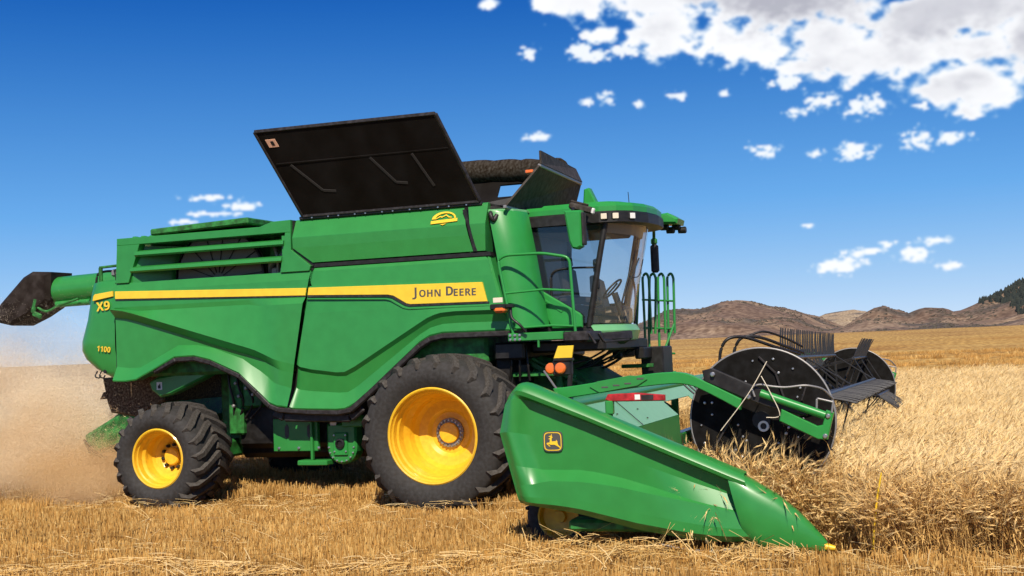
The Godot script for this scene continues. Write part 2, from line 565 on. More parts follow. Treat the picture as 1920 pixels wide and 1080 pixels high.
func build_terrain() -> void:
	relief.seed = 4
	relief.frequency = 0.05
	# near ground: a plain sheet
	var st := begin()
	st.set_smooth_group(1)
	var xs := []
	for i in 41: xs.append(-110.0 + i * 6.0)
	var zs := [60.0, 24.0, 12.0, 6.0, 0.0, -6.0, -12.0, -15.9]
	for i in xs.size() - 1:
		for j in zs.size() - 1:
			quad(st, V(xs[i], 0, zs[j]), V(xs[i + 1], 0, zs[j]), V(xs[i + 1], 0, zs[j + 1]), V(xs[i], 0, zs[j + 1]))
	var g := part("ground", st, "stubble_ground", self)
	tag(g, "golden stubble field under the machine", "", "structure")
	# the far field with its swaths
	st = begin()
	st.set_smooth_group(1)
	var tone := FastNoiseLite.new()
	tone.seed = 8
	tone.frequency = 0.03
	zs = []
	var z := -15.9
	while z > -300.0:
		zs.append(z)
		z -= 1.0 if z > -130.0 else 2.0
	xs = []
	for i in 66: xs.append(-300.0 + i * 6.0)
	var cols := {}
	for i in xs.size():
		for j in zs.size():
			var x: float = xs[i]
			var zz: float = zs[j]
			var w := 0.5 + 0.5 * tone.get_noise_2d(x * 0.35, zz * 3.2)
			var w2 := 0.5 + 0.5 * tone.get_noise_2d(x * 0.8 + 500.0, zz * 7.0)
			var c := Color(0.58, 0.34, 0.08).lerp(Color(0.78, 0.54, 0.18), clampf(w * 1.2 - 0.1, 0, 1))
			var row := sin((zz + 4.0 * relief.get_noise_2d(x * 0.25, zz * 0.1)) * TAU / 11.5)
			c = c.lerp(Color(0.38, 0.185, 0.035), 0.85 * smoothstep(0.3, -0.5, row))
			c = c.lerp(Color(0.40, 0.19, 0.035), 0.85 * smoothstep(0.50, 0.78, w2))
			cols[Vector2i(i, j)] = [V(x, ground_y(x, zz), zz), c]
	for i in xs.size() - 1:
		for j in zs.size() - 1:
			for k in [Vector2i(i, j), Vector2i(i + 1, j), Vector2i(i + 1, j + 1), Vector2i(i, j), Vector2i(i + 1, j + 1), Vector2i(i, j + 1)]:
				st.set_color(cols[k][1])
				st.add_vertex(cols[k][0])
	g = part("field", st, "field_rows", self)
	tag(g, "far golden field combed in long swaths", "", "structure")
	# low land between the field and the hills, on to the horizon
	st = begin()
	st.set_smooth_group(1)
	for q in [[-26000.0, 26000.0, -298.0, -30000.0]]:
		for i in 20:
			for j in 20:
				var x0 := lerpf(q[0], q[1], i / 20.0)
				var x1 := lerpf(q[0], q[1], (i + 1) / 20.0)
				var z0 := lerpf(q[2], q[3], pow(j / 20.0, 3.0))
				var z1 := lerpf(q[2], q[3], pow((j + 1) / 20.0, 3.0))
				for k in [V(x0, -1.2, z0), V(x1, -1.2, z0), V(x1, -1.2, z1), V(x0, -1.2, z0), V(x1, -1.2, z1), V(x0, -1.2, z1)]:
					st.set_color(Color(0.36, 0.27, 0.16))
					st.add_vertex(k)
	g = part("plain", st, "dry_hillside", self)
	tag(g, "dry plain beyond the field", "", "structure")

var hill_noise := FastNoiseLite.new()
var gully := FastNoiseLite.new()

# crest: table of [x, height]; the ridge runs along z = zc
func hill_y(x: float, z: float, ridge: Dictionary, rough: float) -> float:
	var n := gully.get_noise_2d(x / ridge.scale, z / ridge.scale)
	var m := hill_noise.get_noise_2d(x / ridge.scale, z / ridge.scale)
	var h := interp(ridge.crest, x + m * 14.0 * ridge.scale * rough)
	var zc: float = ridge.z + n * ridge.depth * 0.25
	var t: float = (z - zc) / ridge.depth
	# long spurs reach forward, the back falls away
	var prof := exp(-t * t * (1.3 if t > 0.0 else 2.5))
	var y := h * prof
	return y * (1.0 + rough * 0.20 * m - rough * 0.42 * (0.5 - absf(n) * 1.6) * (1.0 - prof * 0.6)) - 2.0 * (1.0 - prof)

func hill_sheet(called: String, label: String, x0: float, x1: float, z0: float, z1: float, nx: int, nz: int, bumps: Dictionary, rough: float, ca: Color, cb: Color, cc: Color) -> MeshInstance3D:
	var st := begin()
	st.set_smooth_group(1)
	var p := []
	var c := []
	for i in nx + 1:
		var row := PackedVector3Array()
		var cr := PackedColorArray()
		for j in nz + 1:
			var x := lerpf(x0, x1, float(i) / nx)
			var z := lerpf(z0, z1, float(j) / nz)
			row.append(V(x, hill_y(x, z, bumps, rough), z))
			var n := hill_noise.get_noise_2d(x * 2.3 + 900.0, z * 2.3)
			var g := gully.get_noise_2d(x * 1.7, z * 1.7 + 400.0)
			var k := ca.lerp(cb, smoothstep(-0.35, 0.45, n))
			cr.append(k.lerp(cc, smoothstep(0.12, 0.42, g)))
		p.append(row)
		c.append(cr)
	for i in nx:
		for j in nz:
			for k in [[i, j], [i + 1, j], [i + 1, j + 1], [i, j], [i + 1, j + 1], [i, j + 1]]:
				st.set_color(c[k[0]][k[1]])
				st.add_vertex(p[k[0]][k[1]])
	var o := part(called, st, "dry_hillside", self)
	tag(o, label, "", "structure")
	return o

# a place on the ground plan seen at picture column px, at distance d
func plan(px: float, d: float) -> Vector2:
	var v := look(px, 640.0)
	var k := d / Vector2(v.x, v.z).length()
	return Vector2(CAM.x + v.x * k, CAM.z + v.z * k)

# a ridge whose crest stands [picture column, height over the horizon in picture units], at depth z
func ridge_of(tab: Array, z: float, depth: float, scale: float) -> Dictionary:
	var o := []
	for t in tab:
		var v := look(t[0], 640.0)
		var k := (z - CAM.z) / v.z
		o.append([CAM.x + v.x * k, t[1] * k * v.dot(FW) / FOCAL + 2.2])
	return {"crest": o, "z": z, "depth": depth, "scale": scale}

func build_hills() -> void:
	hill_noise.seed = 33
	hill_noise.frequency = 0.006
	hill_noise.fractal_octaves = 5
	gully.seed = 34
	gully.frequency = 0.0065
	gully.fractal_octaves = 4
	var near_bumps := ridge_of([[700, 20], [900, 26], [1050, 30], [1150, 24], [1200, 22], [1240, 30], [1270, 44], [1300, 57], [1320, 57], [1345, 53], [1370, 58], [1400, 66], [1425, 64], [1450, 57], [1480, 51], [1510, 42], [1540, 24], [1575, 12], [1610, 15], [1640, 29], [1665, 38], [1690, 40], [1715, 30], [1730, 27], [1760, 38], [1775, 38], [1795, 30], [1820, 33], [1850, 40], [1880, 50], [1905, 62], [1930, 74], [1980, 92], [2050, 110], [2200, 120], [2500, 70]], -950.0, 210.0, 1.0)
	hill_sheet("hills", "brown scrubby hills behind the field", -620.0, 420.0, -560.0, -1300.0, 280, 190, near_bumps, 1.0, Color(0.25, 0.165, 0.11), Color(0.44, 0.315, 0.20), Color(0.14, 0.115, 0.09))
	# a paler grass hill further back
	var back := ridge_of([[1380, 0], [1480, 20], [1520, 34], [1545, 42], [1575, 44], [1605, 47], [1620, 45], [1650, 34], [1720, 22], [1800, 0]], -2300.0, 420.0, 2.2)
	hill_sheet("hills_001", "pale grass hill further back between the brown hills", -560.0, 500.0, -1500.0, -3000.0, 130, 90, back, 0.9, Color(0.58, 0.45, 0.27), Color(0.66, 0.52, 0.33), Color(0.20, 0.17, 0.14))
	# dark conifers on the right-hand hill, and scrub on the rest
	var st := begin()
	for tier in [[0.0, 1.0, 0.30], [0.28, 0.72, 0.24], [0.55, 0.45, 0.17]]:
		st.set_smooth_group(-1)
		var n := 7
		for i in n:
			var a: float = TAU * i / n + tier[0] * 3.0
			var b: float = TAU * (i + 1) / n + tier[0] * 3.0
			var ra: float = tier[2] * (1.0 + 0.3 * sin(i * 2.7 + tier[0] * 9.0))
			var rb: float = tier[2] * (1.0 + 0.3 * sin((i + 1) % n * 2.7 + tier[0] * 9.0))
			tri(st, V(0, tier[0] + tier[1], 0), V(cos(a) * ra, tier[0] + 0.06, sin(a) * ra), V(cos(b) * rb, tier[0] + 0.06, sin(b) * rb))
	var mesh := done(st)
	var fm := StandardMaterial3D.new()
	fm.resource_name = "conifer"
	fm.vertex_color_use_as_albedo = true
	fm.albedo_color = Color.WHITE
	fm.roughness = 1.0
	M["conifer"] = fm
	var tr := []
	var cl := []
	var r := RandomNumberGenerator.new()
	r.seed = 77
	for i in 9000:
		var px := r.randf_range(1780.0, 2150.0)
		var q := plan(px, r.randf_range(800.0, 1200.0))
		var y := hill_y(q.x, q.y, near_bumps, 1.0)
		var wood := hill_noise.get_noise_2d(q.x * 1.5 + 50.0, q.y * 1.5)
		var edge := (px - 1872.0) / 40.0 + (y - 18.0) / 8.0 + wood * 3.2
		if edge < 0.6: continue
		var s := r.randf_range(2.2, 5.0)
		tr.append(Transform3D(Basis(Vector3.UP, r.randf() * TAU).scaled(Vector3(s, s, s)), V(q.x, y - 0.5, q.y)))
		cl.append(Color(0.018, 0.026, 0.026).lerp(Color(0.035, 0.042, 0.034), r.randf()))
	var f := copies("conifer_forest", mesh, tr, cl, "conifer")
	tag(f, "dark conifer wood climbing the hill", "forest", "stuff")
	# scrub: low round bushes
	st = begin()
	st.set_smooth_group(-1)
	var pts := []
	for j in 4:
		for i in 6:
			var a := TAU * i / 6.0 + j * 0.4
			var el := [0.0, 0.5, 1.0, 1.4][j] as float
			var rr := cos(el) * (0.85 + 0.3 * sin(i * 3.1 + j * 1.7))
			pts.append(V(cos(a) * rr, sin(el) * 0.75, sin(a) * rr))
	for j in 3:
		for i in 6:
			var i2 := (i + 1) % 6
			quad(st, pts[j * 6 + i], pts[j * 6 + 6 + i], pts[j * 6 + 6 + i2], pts[j * 6 + i2])
	mesh = done(st)
	tr = []
	cl = []
	for i in 26000:
		var q := plan(r.randf_range(1180.0, 2000.0), r.randf_range(660.0, 1250.0))
		var y := hill_y(q.x, q.y, near_bumps, 1.0)
		if y < 1.0: continue
		var w := hill_noise.get_noise_2d(q.x * 3.0, q.y * 3.0 + 300.0) + 0.7 * gully.get_noise_2d(q.x * 1.7, q.y * 1.7 + 400.0)
		if w + r.randf_range(-0.22, 0.22) < 0.14: continue
		var s := r.randf_range(0.35, 1.3)
		tr.append(Transform3D(Basis(Vector3.UP, r.randf() * TAU).scaled(Vector3(s, s * r.randf_range(0.6, 1.0), s)), V(q.x, y - 0.2, q.y)))
		cl.append(Color(0.075, 0.066, 0.05).lerp(Color(0.12, 0.095, 0.07), r.randf()))
	f = copies("scrub", mesh, tr, cl, "conifer")
	tag(f, "low dark scrub scattered over the brown hills", "scrub", "stuff")

func copies(called: String, mesh: Mesh, tr: Array, cl: Array, m: String, parent: Node = self) -> MultiMeshInstance3D:
	var mm := MultiMesh.new()
	mm.transform_format = MultiMesh.TRANSFORM_3D
	mm.use_colors = cl.size() > 0
	mm.mesh = mesh
	mm.instance_count = tr.size()
	for i in tr.size():
		mm.set_instance_transform(i, tr[i])
		if cl.size(): mm.set_instance_color(i, cl[i])
	var o := MultiMeshInstance3D.new()
	o.name = called
	o.multimesh = mm
	o.material_override = M[m]
	parent.add_child(o, true)
	return o

# ---------------------------------------------------------------- wheels
func lug_mesh(R: float, W: float, s: float, delta: float, width: float, high: float) -> ArrayMesh:
	var st := begin()
	var secs := []
	var n := 6
	for i in n + 1:
		var t := float(i) / n
		var z := s * W * 0.5 * (1.0 - t * 1.04)
		var ang := delta * (1.0 - pow(1.0 - t, 1.25))
		var rc := R - high - 0.035 * pow(1.0 - t, 3.0)
		if i == 0:
			z = s * W * 0.5 * 1.0
			rc -= 0.09
		# direction along the lug, on the unrolled tread
		var t2 := minf(1.0, t + 0.05)
		var dz := -s * W * 0.52
		var da := (delta * (1.0 - pow(1.0 - t2, 1.25)) - delta * (1.0 - pow(1.0 - (t2 - 0.05), 1.25))) / 0.05 * R
		var dl := Vector2(da, dz).normalized()
		var pn := Vector2(-dl.y, dl.x)
		var wd := width * (0.62 + 0.25 * absf(t - 0.5))
		var sec := []
		for c in [[-0.62, -0.02], [-0.42, 1.0], [0.42, 1.0], [0.62, -0.02]]:
			var rr: float = rc + c[1] * (high + (0.09 if i == 0 and c[1] > 0.5 else 0.0) * 0.35)
			var a2: float = ang + pn.x * c[0] * wd * 1.5 / R
			sec.append(V(cos(a2) * rr, sin(a2) * rr, z + pn.y * c[0] * wd * 1.5))
		secs.append(sec)
	for i in n:
		for k in 3:
			st.set_smooth_group(k + 1)
			if s > 0: quad(st, secs[i][k], secs[i][k + 1], secs[i + 1][k + 1], secs[i + 1][k])
			else: quad(st, secs[i + 1][k], secs[i + 1][k + 1], secs[i][k + 1], secs[i][k])
	st.set_smooth_group(-1)
	quad(st, secs[0][3], secs[0][2], secs[0][1], secs[0][0])
	quad(st, secs[n][0], secs[n][1], secs[n][2], secs[n][3])
	return done(st)

func wheel(called: String, at: Vector3, R: float, W: float, rim_r: float, dish: float, lugs: int, out: float, hub_kind: String, label: String) -> Node3D:
	var w := holder(called, combine, at, label)
	var fl := Transform3D(Basis.from_scale(Vector3(1, 1, 1)) if out > 0.0 else Basis(Vector3.UP, PI))
	var h := W * 0.5
	var rc := R - 0.055
	# tyre carcass
	var st := begin()
	var prof := []
	var pts := [[rim_r - 0.02, h - 0.10], [rim_r + 0.012, h - 0.045], [rim_r + 0.03, h - 0.035], [rim_r + (rc - rim_r) * 0.22, h + 0.004], [rim_r + (rc - rim_r) * 0.42, h + 0.022], [rim_r + (rc - rim_r) * 0.62, h + 0.015], [rim_r + (rc - rim_r) * 0.80, h - 0.012], [rc - 0.045, h - 0.04], [rc - 0.018, h * 0.80], [rc - 0.004, h * 0.45], [rc, 0.0]]
	for p in pts: prof.append(Vector2(p[0], p[1]))
	for i in range(pts.size() - 2, -1, -1): prof.append(Vector2(pts[i][0], -pts[i][1]))
	lathe(st, fl, prof, 96, true)
	part("tyre", st, "rubber", w)
	var dl := 0.36
	var turn := 1.0 if out > 0.0 else -1.0
	var ml := lug_mesh(R, W, 1.0, dl, 0.085, 0.058)
	var mr := lug_mesh(R, W, -1.0, dl, 0.085, 0.058)
	for i in lugs:
		piece("lug", ml, "lug_rubber", w, "", Transform3D(Basis(Vector3.BACK, TAU * i / lugs)))
		piece("lug", mr, "lug_rubber", w, "", Transform3D(Basis(Vector3.BACK, TAU * (i + 0.5) / lugs)))
	# rim
	st = begin()
	var f := h - 0.045
	prof = [Vector2(rim_r - 0.03, f - 0.04), Vector2(rim_r + 0.008, f - 0.018), Vector2(rim_r + 0.012, f), Vector2(rim_r - 0.004, f + 0.012), Vector2(rim_r - 0.022, f + 0.004), Vector2(rim_r - 0.030, f - 0.05), Vector2(rim_r - 0.045, f - 0.065), Vector2(rim_r - 0.052, f - 0.15), Vector2(rim_r - 0.075, f - 0.175), Vector2(rim_r - 0.085, f - dish * 0.45), Vector2(rim_r * 0.80, f - dish * 0.62), Vector2(rim_r * 0.77, f - dish * 0.80), Vector2(rim_r * 0.70, f - dish * 0.90), Vector2(rim_r * 0.52, f - dish * 0.94), Vector2(rim_r * 0.44, f - dish), Vector2(rim_r * 0.18, f - dish), Vector2(0.0, f - dish)]
	lathe(st, fl, prof, 72, false)
	part("rim", st, "rim_yellow", w)
	if hub_kind == "ring":
		st = begin()
		var z := f - dish
		lathe(st, fl, [Vector2(0.205, z), Vector2(0.205, z + 0.035), Vector2(0.198, z + 0.04), Vector2(0.145, z + 0.04)], 48)
		var hb := part("hub_flange", st, "steel_dull", w)
		st = begin()
		lathe(st, fl, [Vector2(0.145, z + 0.01), Vector2(0.142, z + 0.075), Vector2(0.13, z + 0.085), Vector2(0.05, z + 0.09), Vector2(0.0, z + 0.09)], 40)
		part("hub_cap", st, "rim_yellow", w)
		st = begin()
		lathe(st, Transform3D(), [Vector2(0.016, -0.01), Vector2(0.016, 0.024), Vector2(0.012, 0.03), Vector2(0.0, 0.03)], 6)
		var nut := done(st)
		for i in 20:
			var a := TAU * i / 20.0
			piece("wheel_nut", nut, "steel", w, "", fl * Transform3D(Basis(), V(cos(a) * 0.175, sin(a) * 0.175, z + 0.04)))
	else:
		st = begin()
		var z := f - dish
		lathe(st, fl, [Vector2(0.13, z), Vector2(0.13, z + 0.06), Vector2(0.11, z + 0.08), Vector2(0.0, z + 0.08)], 32)
		part("hub_cap", st, "rim_yellow", w)
		st = begin()
		lathe(st, Transform3D(), [Vector2(0.026, -0.01), Vector2(0.026, 0.05), Vector2(0.018, 0.06), Vector2(0.0, 0.06)], 6)
		var nut := done(st)
		for i in 10:
			var a := TAU * (i + 0.3) / 10.0
			piece("wheel_nut", nut, "black", w, "", fl * Transform3D(Basis(), V(cos(a) * 0.175, sin(a) * 0.175, z)))
	return w

# ---------------------------------------------------------------- combine
func seam_x(y: float) -> float:
	return -2.19 + (y - 3.49) * 0.2

func nose_x(y: float) -> float:
	return 0.57 + (3.45 - y) * 0.29

func build_combine() -> void:
	combine = holder("combine_harvester", self)
	tag(combine, "large green combine harvester with yellow wheel rims and open black grain tank covers", "combine")
	var st := begin()
	# dark inner body, chassis
	box(st, V(-5.55, 1.95, -1.5), V(0.45, 3.38, 1.5), 0.05)
	box(st, V(-2.45, 3.36, -1.5), V(0.52, 4.12, 1.5), 0.03)
	box(st, V(-5.5, 3.37, -1.45), V(-2.5, 4.02, 1.02), 0.03)
	part("inner_body", st, "green_dusty", combine)
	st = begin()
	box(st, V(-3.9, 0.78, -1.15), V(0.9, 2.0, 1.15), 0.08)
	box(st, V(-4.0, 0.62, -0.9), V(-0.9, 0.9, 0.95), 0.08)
	part("underbody_shade", st, "black", combine)  # added near-black boxes, underbody shade put into their colour
	build_panels()
	build_tank_covers()
	build_rear()
	build_underbody()
	build_cab()
	build_platform()
	wheel("front_wheel", V(0.01, 1.03, 2.05), 1.10, 1.10, 0.645, 0.66, 22, 1.0, "ring", "big front wheel with deep yellow rim and ring of nuts")
	wheel("front_wheel", V(0.01, 1.03, -2.05), 1.10, 1.10, 0.645, 0.66, 22, -1.0, "ring", "far front wheel with deep lugged tyre")
	wheel("rear_wheel", V(-4.42, 0.76, 2.06), 0.81, 0.92, 0.43, 0.42, 20, 1.0, "studs", "smaller rear wheel with yellow rim and chunky lugs")
	wheel("rear_wheel", V(-4.42, 0.76, -2.06), 0.81, 0.92, 0.43, 0.42, 20, -1.0, "studs", "far rear wheel with chunky lugs")

func build_panels() -> void:
	# --- lower rear side panel, creased sheet
	var bottom := [[-5.69, 1.90], [-5.5, 1.885], [-5.26, 1.91], [-4.88, 2.08], [-4.55, 2.235], [-4.2, 2.24], [-3.92, 2.17], [-3.42, 1.95], [-3.15, 1.70], [-2.93, 1.50], [-2.80, 1.45], [-2.55, 1.425]]
	var band := [[-5.69, 2.13], [-5.5, 2.10], [-5.26, 2.10], [-4.9, 2.26], [-4.55, 2.42], [-4.2, 2.41], [-3.92, 2.35], [-3.42, 2.17], [-3.15, 1.98], [-2.93, 1.80], [-2.80, 1.76], [-2.55, 1.70]]
	var crease := [[-5.69, 3.02], [-5.4, 2.98], [-3.2, 2.32], [-2.9, 2.14], [-2.75, 2.09], [-2.55, 2.05]]
	var g := []
	var xs := [-5.69, -5.6, -5.45, -5.26, -5.08, -4.88, -4.7, -4.55, -4.38, -4.2, -4.05, -3.92, -3.65, -3.42, -3.28, -3.15, -3.04, -2.93, -2.86, -2.80, -2.70, -2.55]
	for x in xs:
		var w := clampf((x + 3.3) / 0.7, 0.0, 1.0)
		var yb := interp(bottom, x)
		var yt := interp(band, x)
		var yc := interp(crease, x)
		# the scoop: the upper field turns outwards towards its front edge
		var scoop := 1.70 + 0.075 * smoothstep(-3.25, -2.84, x)
		var low := lerpf(1.70, 1.775, smoothstep(-3.0, -2.8, x))
		var col := []
		var rows := [[3.43, 1.665], [3.30, 1.70], [3.05, 1.712], [2.98 if x < -3.2 else 2.95, scoop + 0.004], [yc, lerpf(1.835, scoop, smoothstep(-3.2, -2.75, x))], [yc - 0.13, low - 0.012], [yt, low - 0.022], [yb + 0.02, 1.80], [yb, 1.79], [yb - 0.0, 1.60]]
		for rw in rows:
			var y: float = rw[0]
			if rw == rows[3]: y = maxf(y, yc + 0.02)
			var xx: float = x + w * (y - 1.43) * 0.2
			if x > -2.6: xx = seam_x(y) - 0.02
			col.append(V(xx, y, rw[1]))
		g.append(col)
	var st := begin()
	net(st, g)
	var rear := part("side_panel", st, "green", combine)
	# yellow stripe, a raised moulding
	st = begin()
	prism(st, [[-5.66, 3.305], [-5.66, 3.185], [seam_x(3.07) - 0.025, 3.065], [seam_x(3.17) - 0.025, 3.175]], 1.69, 1.728, 0.004)
	part("stripe", st, "yellow", rear)
	st = begin()
	prism(st, [[-5.66, 3.185], [-5.66, 3.165], [seam_x(3.07) - 0.025, 3.045], [seam_x(3.17) - 0.025, 3.065]], 1.69, 1.722, 0.0)
	part("stripe_edge", st, "trim", rear)
	# --- lower front side panel
	bottom = [[-2.62, 1.425], [-2.3, 1.40], [-1.82, 1.375], [-1.68, 1.385], [-1.56, 1.44], [-1.3, 1.65], [-0.50, 2.30], [-0.34, 2.385], [-0.14, 2.42], [0.9, 2.41]]
	crease = [[-2.62, 2.10], [-2.3, 2.02], [-1.82, 1.92], [-1.68, 1.92], [-1.52, 1.99], [-0.46, 2.58], [-0.30, 2.665], [-0.08, 2.72], [0.9, 2.70]]
	g = []
	xs = [-2.62, -2.45, -2.3, -2.1, -1.95, -1.82, -1.75, -1.68, -1.60, -1.52, -1.3, -1.1, -0.9, -0.7, -0.50, -0.42, -0.34, -0.24, -0.14, 0.0, 0.2, 0.4, 0.6, 0.77]
	for i in xs.size():
		var x: float = xs[i]
		var yb := interp(bottom, x)
		var yc := interp(crease, x)
		var flare := lerpf(1.80, 1.70, smoothstep(-1.75, -1.35, x))
		var rows := [[3.465, 1.640], [3.42, 1.668], [3.20, 1.70], [2.80, 1.735], [maxf(yc, 0.0), 1.765], [yc - 0.06, 1.71], [lerpf(yc, yb, 0.55), 1.675], [yb + 0.02, flare], [yb, flare - 0.012], [yb, 1.58]]
		var col := []
		for rw in rows:
			var y: float = rw[0]
			var xx := x
			if i == 0: xx = seam_x(y) + 0.02
			elif i < 5: xx = lerpf(seam_x(y) + 0.02, x, smoothstep(0.0, 5.0, i))
			elif i > 18: xx = lerpf(x, nose_x(y), smoothstep(18.0, xs.size() - 1.0, i))
			col.append(V(xx, y, rw[1]))
		g.append(col)
	st = begin()
	net(st, g)
	# front edge turned back towards the cab
	var last: Array = g[-1]
	for j in last.size() - 1:
		var a: Vector3 = last[j]
		var b: Vector3 = last[j + 1]
		quad(st, a, b, b + V(0.035, 0, -0.03), a + V(0.035, 0, -0.03))
		quad(st, a + V(0.035, 0, -0.03), b + V(0.035, 0, -0.03), b + V(0.06, 0, -0.4), a + V(0.06, 0, -0.4))
	var front := part("side_panel", st, "green", combine)
	st = begin()
	prism(st, [[seam_x(3.17) + 0.025, 3.175], [seam_x(3.07) + 0.025, 3.065], [-0.95, 3.005], [-0.86, 2.985], [-0.66, 2.865], [-0.60, 2.85], [0.575, 2.83], [0.505, 3.105]], 1.66, 1.752, 0.004)
	part("stripe", st, "yellow", front)
	st = begin()
	prism(st, [[seam_x(3.07) + 0.025, 3.065], [-0.95, 3.005], [-0.86, 2.985], [-0.66, 2.865], [-0.60, 2.85], [0.60, 2.83], [0.60, 2.805], [-0.62, 2.82], [-0.69, 2.84], [-0.88, 2.955], [-0.96, 2.975], [seam_x(3.04) + 0.025, 3.037]], 1.66, 1.746, 0.0)
	part("stripe_edge", st, "trim", front)
	st = begin()
	prism(st, [[seam_x(3.02) + 0.025, 3.022], [-0.97, 2.958], [-0.89, 2.938], [-0.70, 2.82], [-0.62, 2.80], [0.60, 2.785], [0.61, 2.76], [-0.63, 2.772], [-0.72, 2.795], [-0.92, 2.915], [-0.99, 2.932], [seam_x(3.0) + 0.025, 2.998]], 1.66, 1.752, 0.008)
	part("moulding", st, "green", front)
	var zt := 1.752
	var lx := -0.545
	for w in [["J", 0.128], ["OHN", 0.10], ["", 0.0], ["D", 0.128], ["EERE", 0.10]]:
		if w[0] == "":
			lx += 0.06
			continue
		var o := lettering("lettering", w[0], w[1], V(lx, 2.912 - (lx + 0.545) * 0.022, zt), "dark", front, 700, -0.02, 1.12)
		lx += o.mesh.get_aabb().size.x * 1.12 + 0.012
	# --- tank side panel
	g = []
	var edge := [[4.205, 1.57, -2.49, 0.215], [4.19, 1.585, -2.492, 0.22], [3.935, 1.70, -2.50, 0.275], [3.925, 1.70, -2.50, 0.277], [3.78, 1.69, -2.50, 0.305], [3.55, 1.665, -2.19, 0.36], [3.545, 1.60, -2.19, 0.36]]
	for i in 9:
		var col := []
		for e in edge: col.append(V(lerpf(e[2], e[3], i / 8.0), e[0], e[1]))
		g.append(col)
	st = begin()
	net(st, g)
	var tank := part("tank_panel", st, "green", combine)
	build_badge(tank)
	g = []
	edge = [[4.235, 1.57, 0.275, 0.585], [4.22, 1.585, 0.28, 0.585], [3.935, 1.70, 0.335, 0.572], [3.925, 1.70, 0.337, 0.571], [3.78, 1.69, 0.365, 0.562], [3.55, 1.665, 0.42, 0.545], [3.545, 1.60, 0.42, 0.545]]
	for i in 3:
		var col := []
		for e in edge: col.append(V(lerpf(e[2], e[3], i / 2.0), e[0], e[1]))
		g.append(col)
	st = begin()
	net(st, g)
	for j in edge.size() - 1:
		var a := V(edge[j][3], edge[j][0], edge[j][1])
		var b := V(edge[j + 1][3], edge[j + 1][0], edge[j + 1][1])
		quad(st, a, b, b + V(0, 0, -0.3), a + V(0, 0, -0.3))
	part("tank_panel", st, "green", combine)
	# black rubber seals standing in the gaps
	st = begin()
	prism(st, [[0.222, 4.15], [0.272, 4.15], [0.425, 3.545], [0.365, 3.545]], 1.5, 1.672, 0.004)
	part("panel_seal", st, "black", combine)
	st = begin()
	prism(st, [[-2.17, 3.535], [0.60, 3.535], [0.62, 3.475], [-2.19, 3.475]], 1.5, 1.648, 0.004)
	part("panel_seal", st, "black", combine)
	st = begin()
	prism(st, [[seam_x(3.47) - 0.018, 3.47], [seam_x(3.47) + 0.018, 3.47], [seam_x(1.43) + 0.018, 1.43], [seam_x(1.43) - 0.018, 1.43]], 1.5, 1.66, 0.0)
	part("panel_seal", st, "black", combine)
	st = begin()
	prism(st, [[-2.52, 4.2], [-2.495, 4.2], [-2.502, 3.77], [-2.18, 3.53], [-2.20, 3.49], [-2.54, 3.75]], 1.5, 1.64, 0.0)
	part("panel_seal", st, "black", combine)
	st = begin()
	prism(st, [[-5.725, 3.45], [-5.685, 3.45], [-5.695, 1.95], [-5.745, 1.92]], 1.4, 1.625, 0.0)
	part("panel_seal", st, "black", combine)
	# --- black trim along the lower edges
	st = begin()
	for line in [[V(-4.95, 2.035, 1.72), V(-4.55, 2.20, 1.74), V(-4.2, 2.205, 1.74), V(-3.92, 2.135, 1.74), V(-3.42, 1.91, 1.74), V(-3.15, 1.66, 1.74), V(-2.93, 1.455, 1.74), V(-2.78, 1.395, 1.74), V(-2.3, 1.355, 1.74), V(-1.80, 1.335, 1.74), V(-1.60, 1.365, 1.74), V(-1.3, 1.60, 1.71), V(-0.50, 2.25, 1.68), V(-0.34, 2.335, 1.68), V(-0.14, 2.375, 1.68), V(0.86, 2.37, 1.68)]]:
		for i in line.size() - 1:
			var d: Vector3 = (line[i + 1] - line[i]).normalized() * 0.012
			bar(st, line[i] - d, line[i + 1] + d, 0.11, 0.085, 0.02)
	for line in [[V(-2.93, 1.36, 1.66), V(-2.75, 1.28, 1.66), V(-1.66, 1.25, 1.66), V(-1.45, 1.40, 1.66)]]:
		for i in line.size() - 1:
			bar(st, line[i], line[i + 1], 0.06, 0.13, 0.02)
	part("wheel_arch_trim", st, "trim", combine)
	# --- louvred engine side
	st = begin()
	prism(st, [[-5.62, 4.13], [-3.05, 4.135], [-2.84, 4.20], [-2.525, 4.205], [-2.525, 4.02], [-5.62, 4.02]], 1.55, 1.70, 0.006)
	prism(st, [[-5.62, 4.02], [-5.20, 4.02], [-5.42, 3.43], [-5.66, 3.43]], 1.55, 1.70, 0.004)
	prism(st, [[-2.62, 4.02], [-2.525, 4.02], [-2.53, 3.76], [-2.21, 3.50], [-2.235, 3.43], [-2.72, 3.43]], 1.55, 1.70, 0.004)
	var louvre := part("louvre_frame", st, "green", combine)
	st = begin()
	prism(st, [[-5.64, 3.425], [-5.62, 4.13], [-5.66, 4.11], [-5.69, 3.8], [-5.70, 3.425]], 1.1, 1.655, 0.03)
	part("rear_edge", st, "green", louvre)
	for b in [[3.90, 3.825, -5.28, -2.64], [3.655, 3.58, -5.37, -2.68]]:
		st = begin()
		var x0: float = b[2]
		var x1: float = b[3]
		var sec := [Vector2(b[0], 1.715), Vector2(b[1] + 0.025, 1.728), Vector2(b[1], 1.70), Vector2(b[1] + 0.03, 1.50), Vector2(b[0] + 0.045, 1.50), Vector2(b[0] + 0.02, 1.66)]
		for i in sec.size():
			var a: Vector2 = sec[i]
			var c: Vector2 = sec[(i + 1) % sec.size()]
			quad(st, V(x0, a.x, a.y), V(x0, c.x, c.y), V(x1, c.x, c.y), V(x1, a.x, a.y))
		part("louvre_blade", st, "green", louvre)
	# slanted returns of the opening
	st = begin()
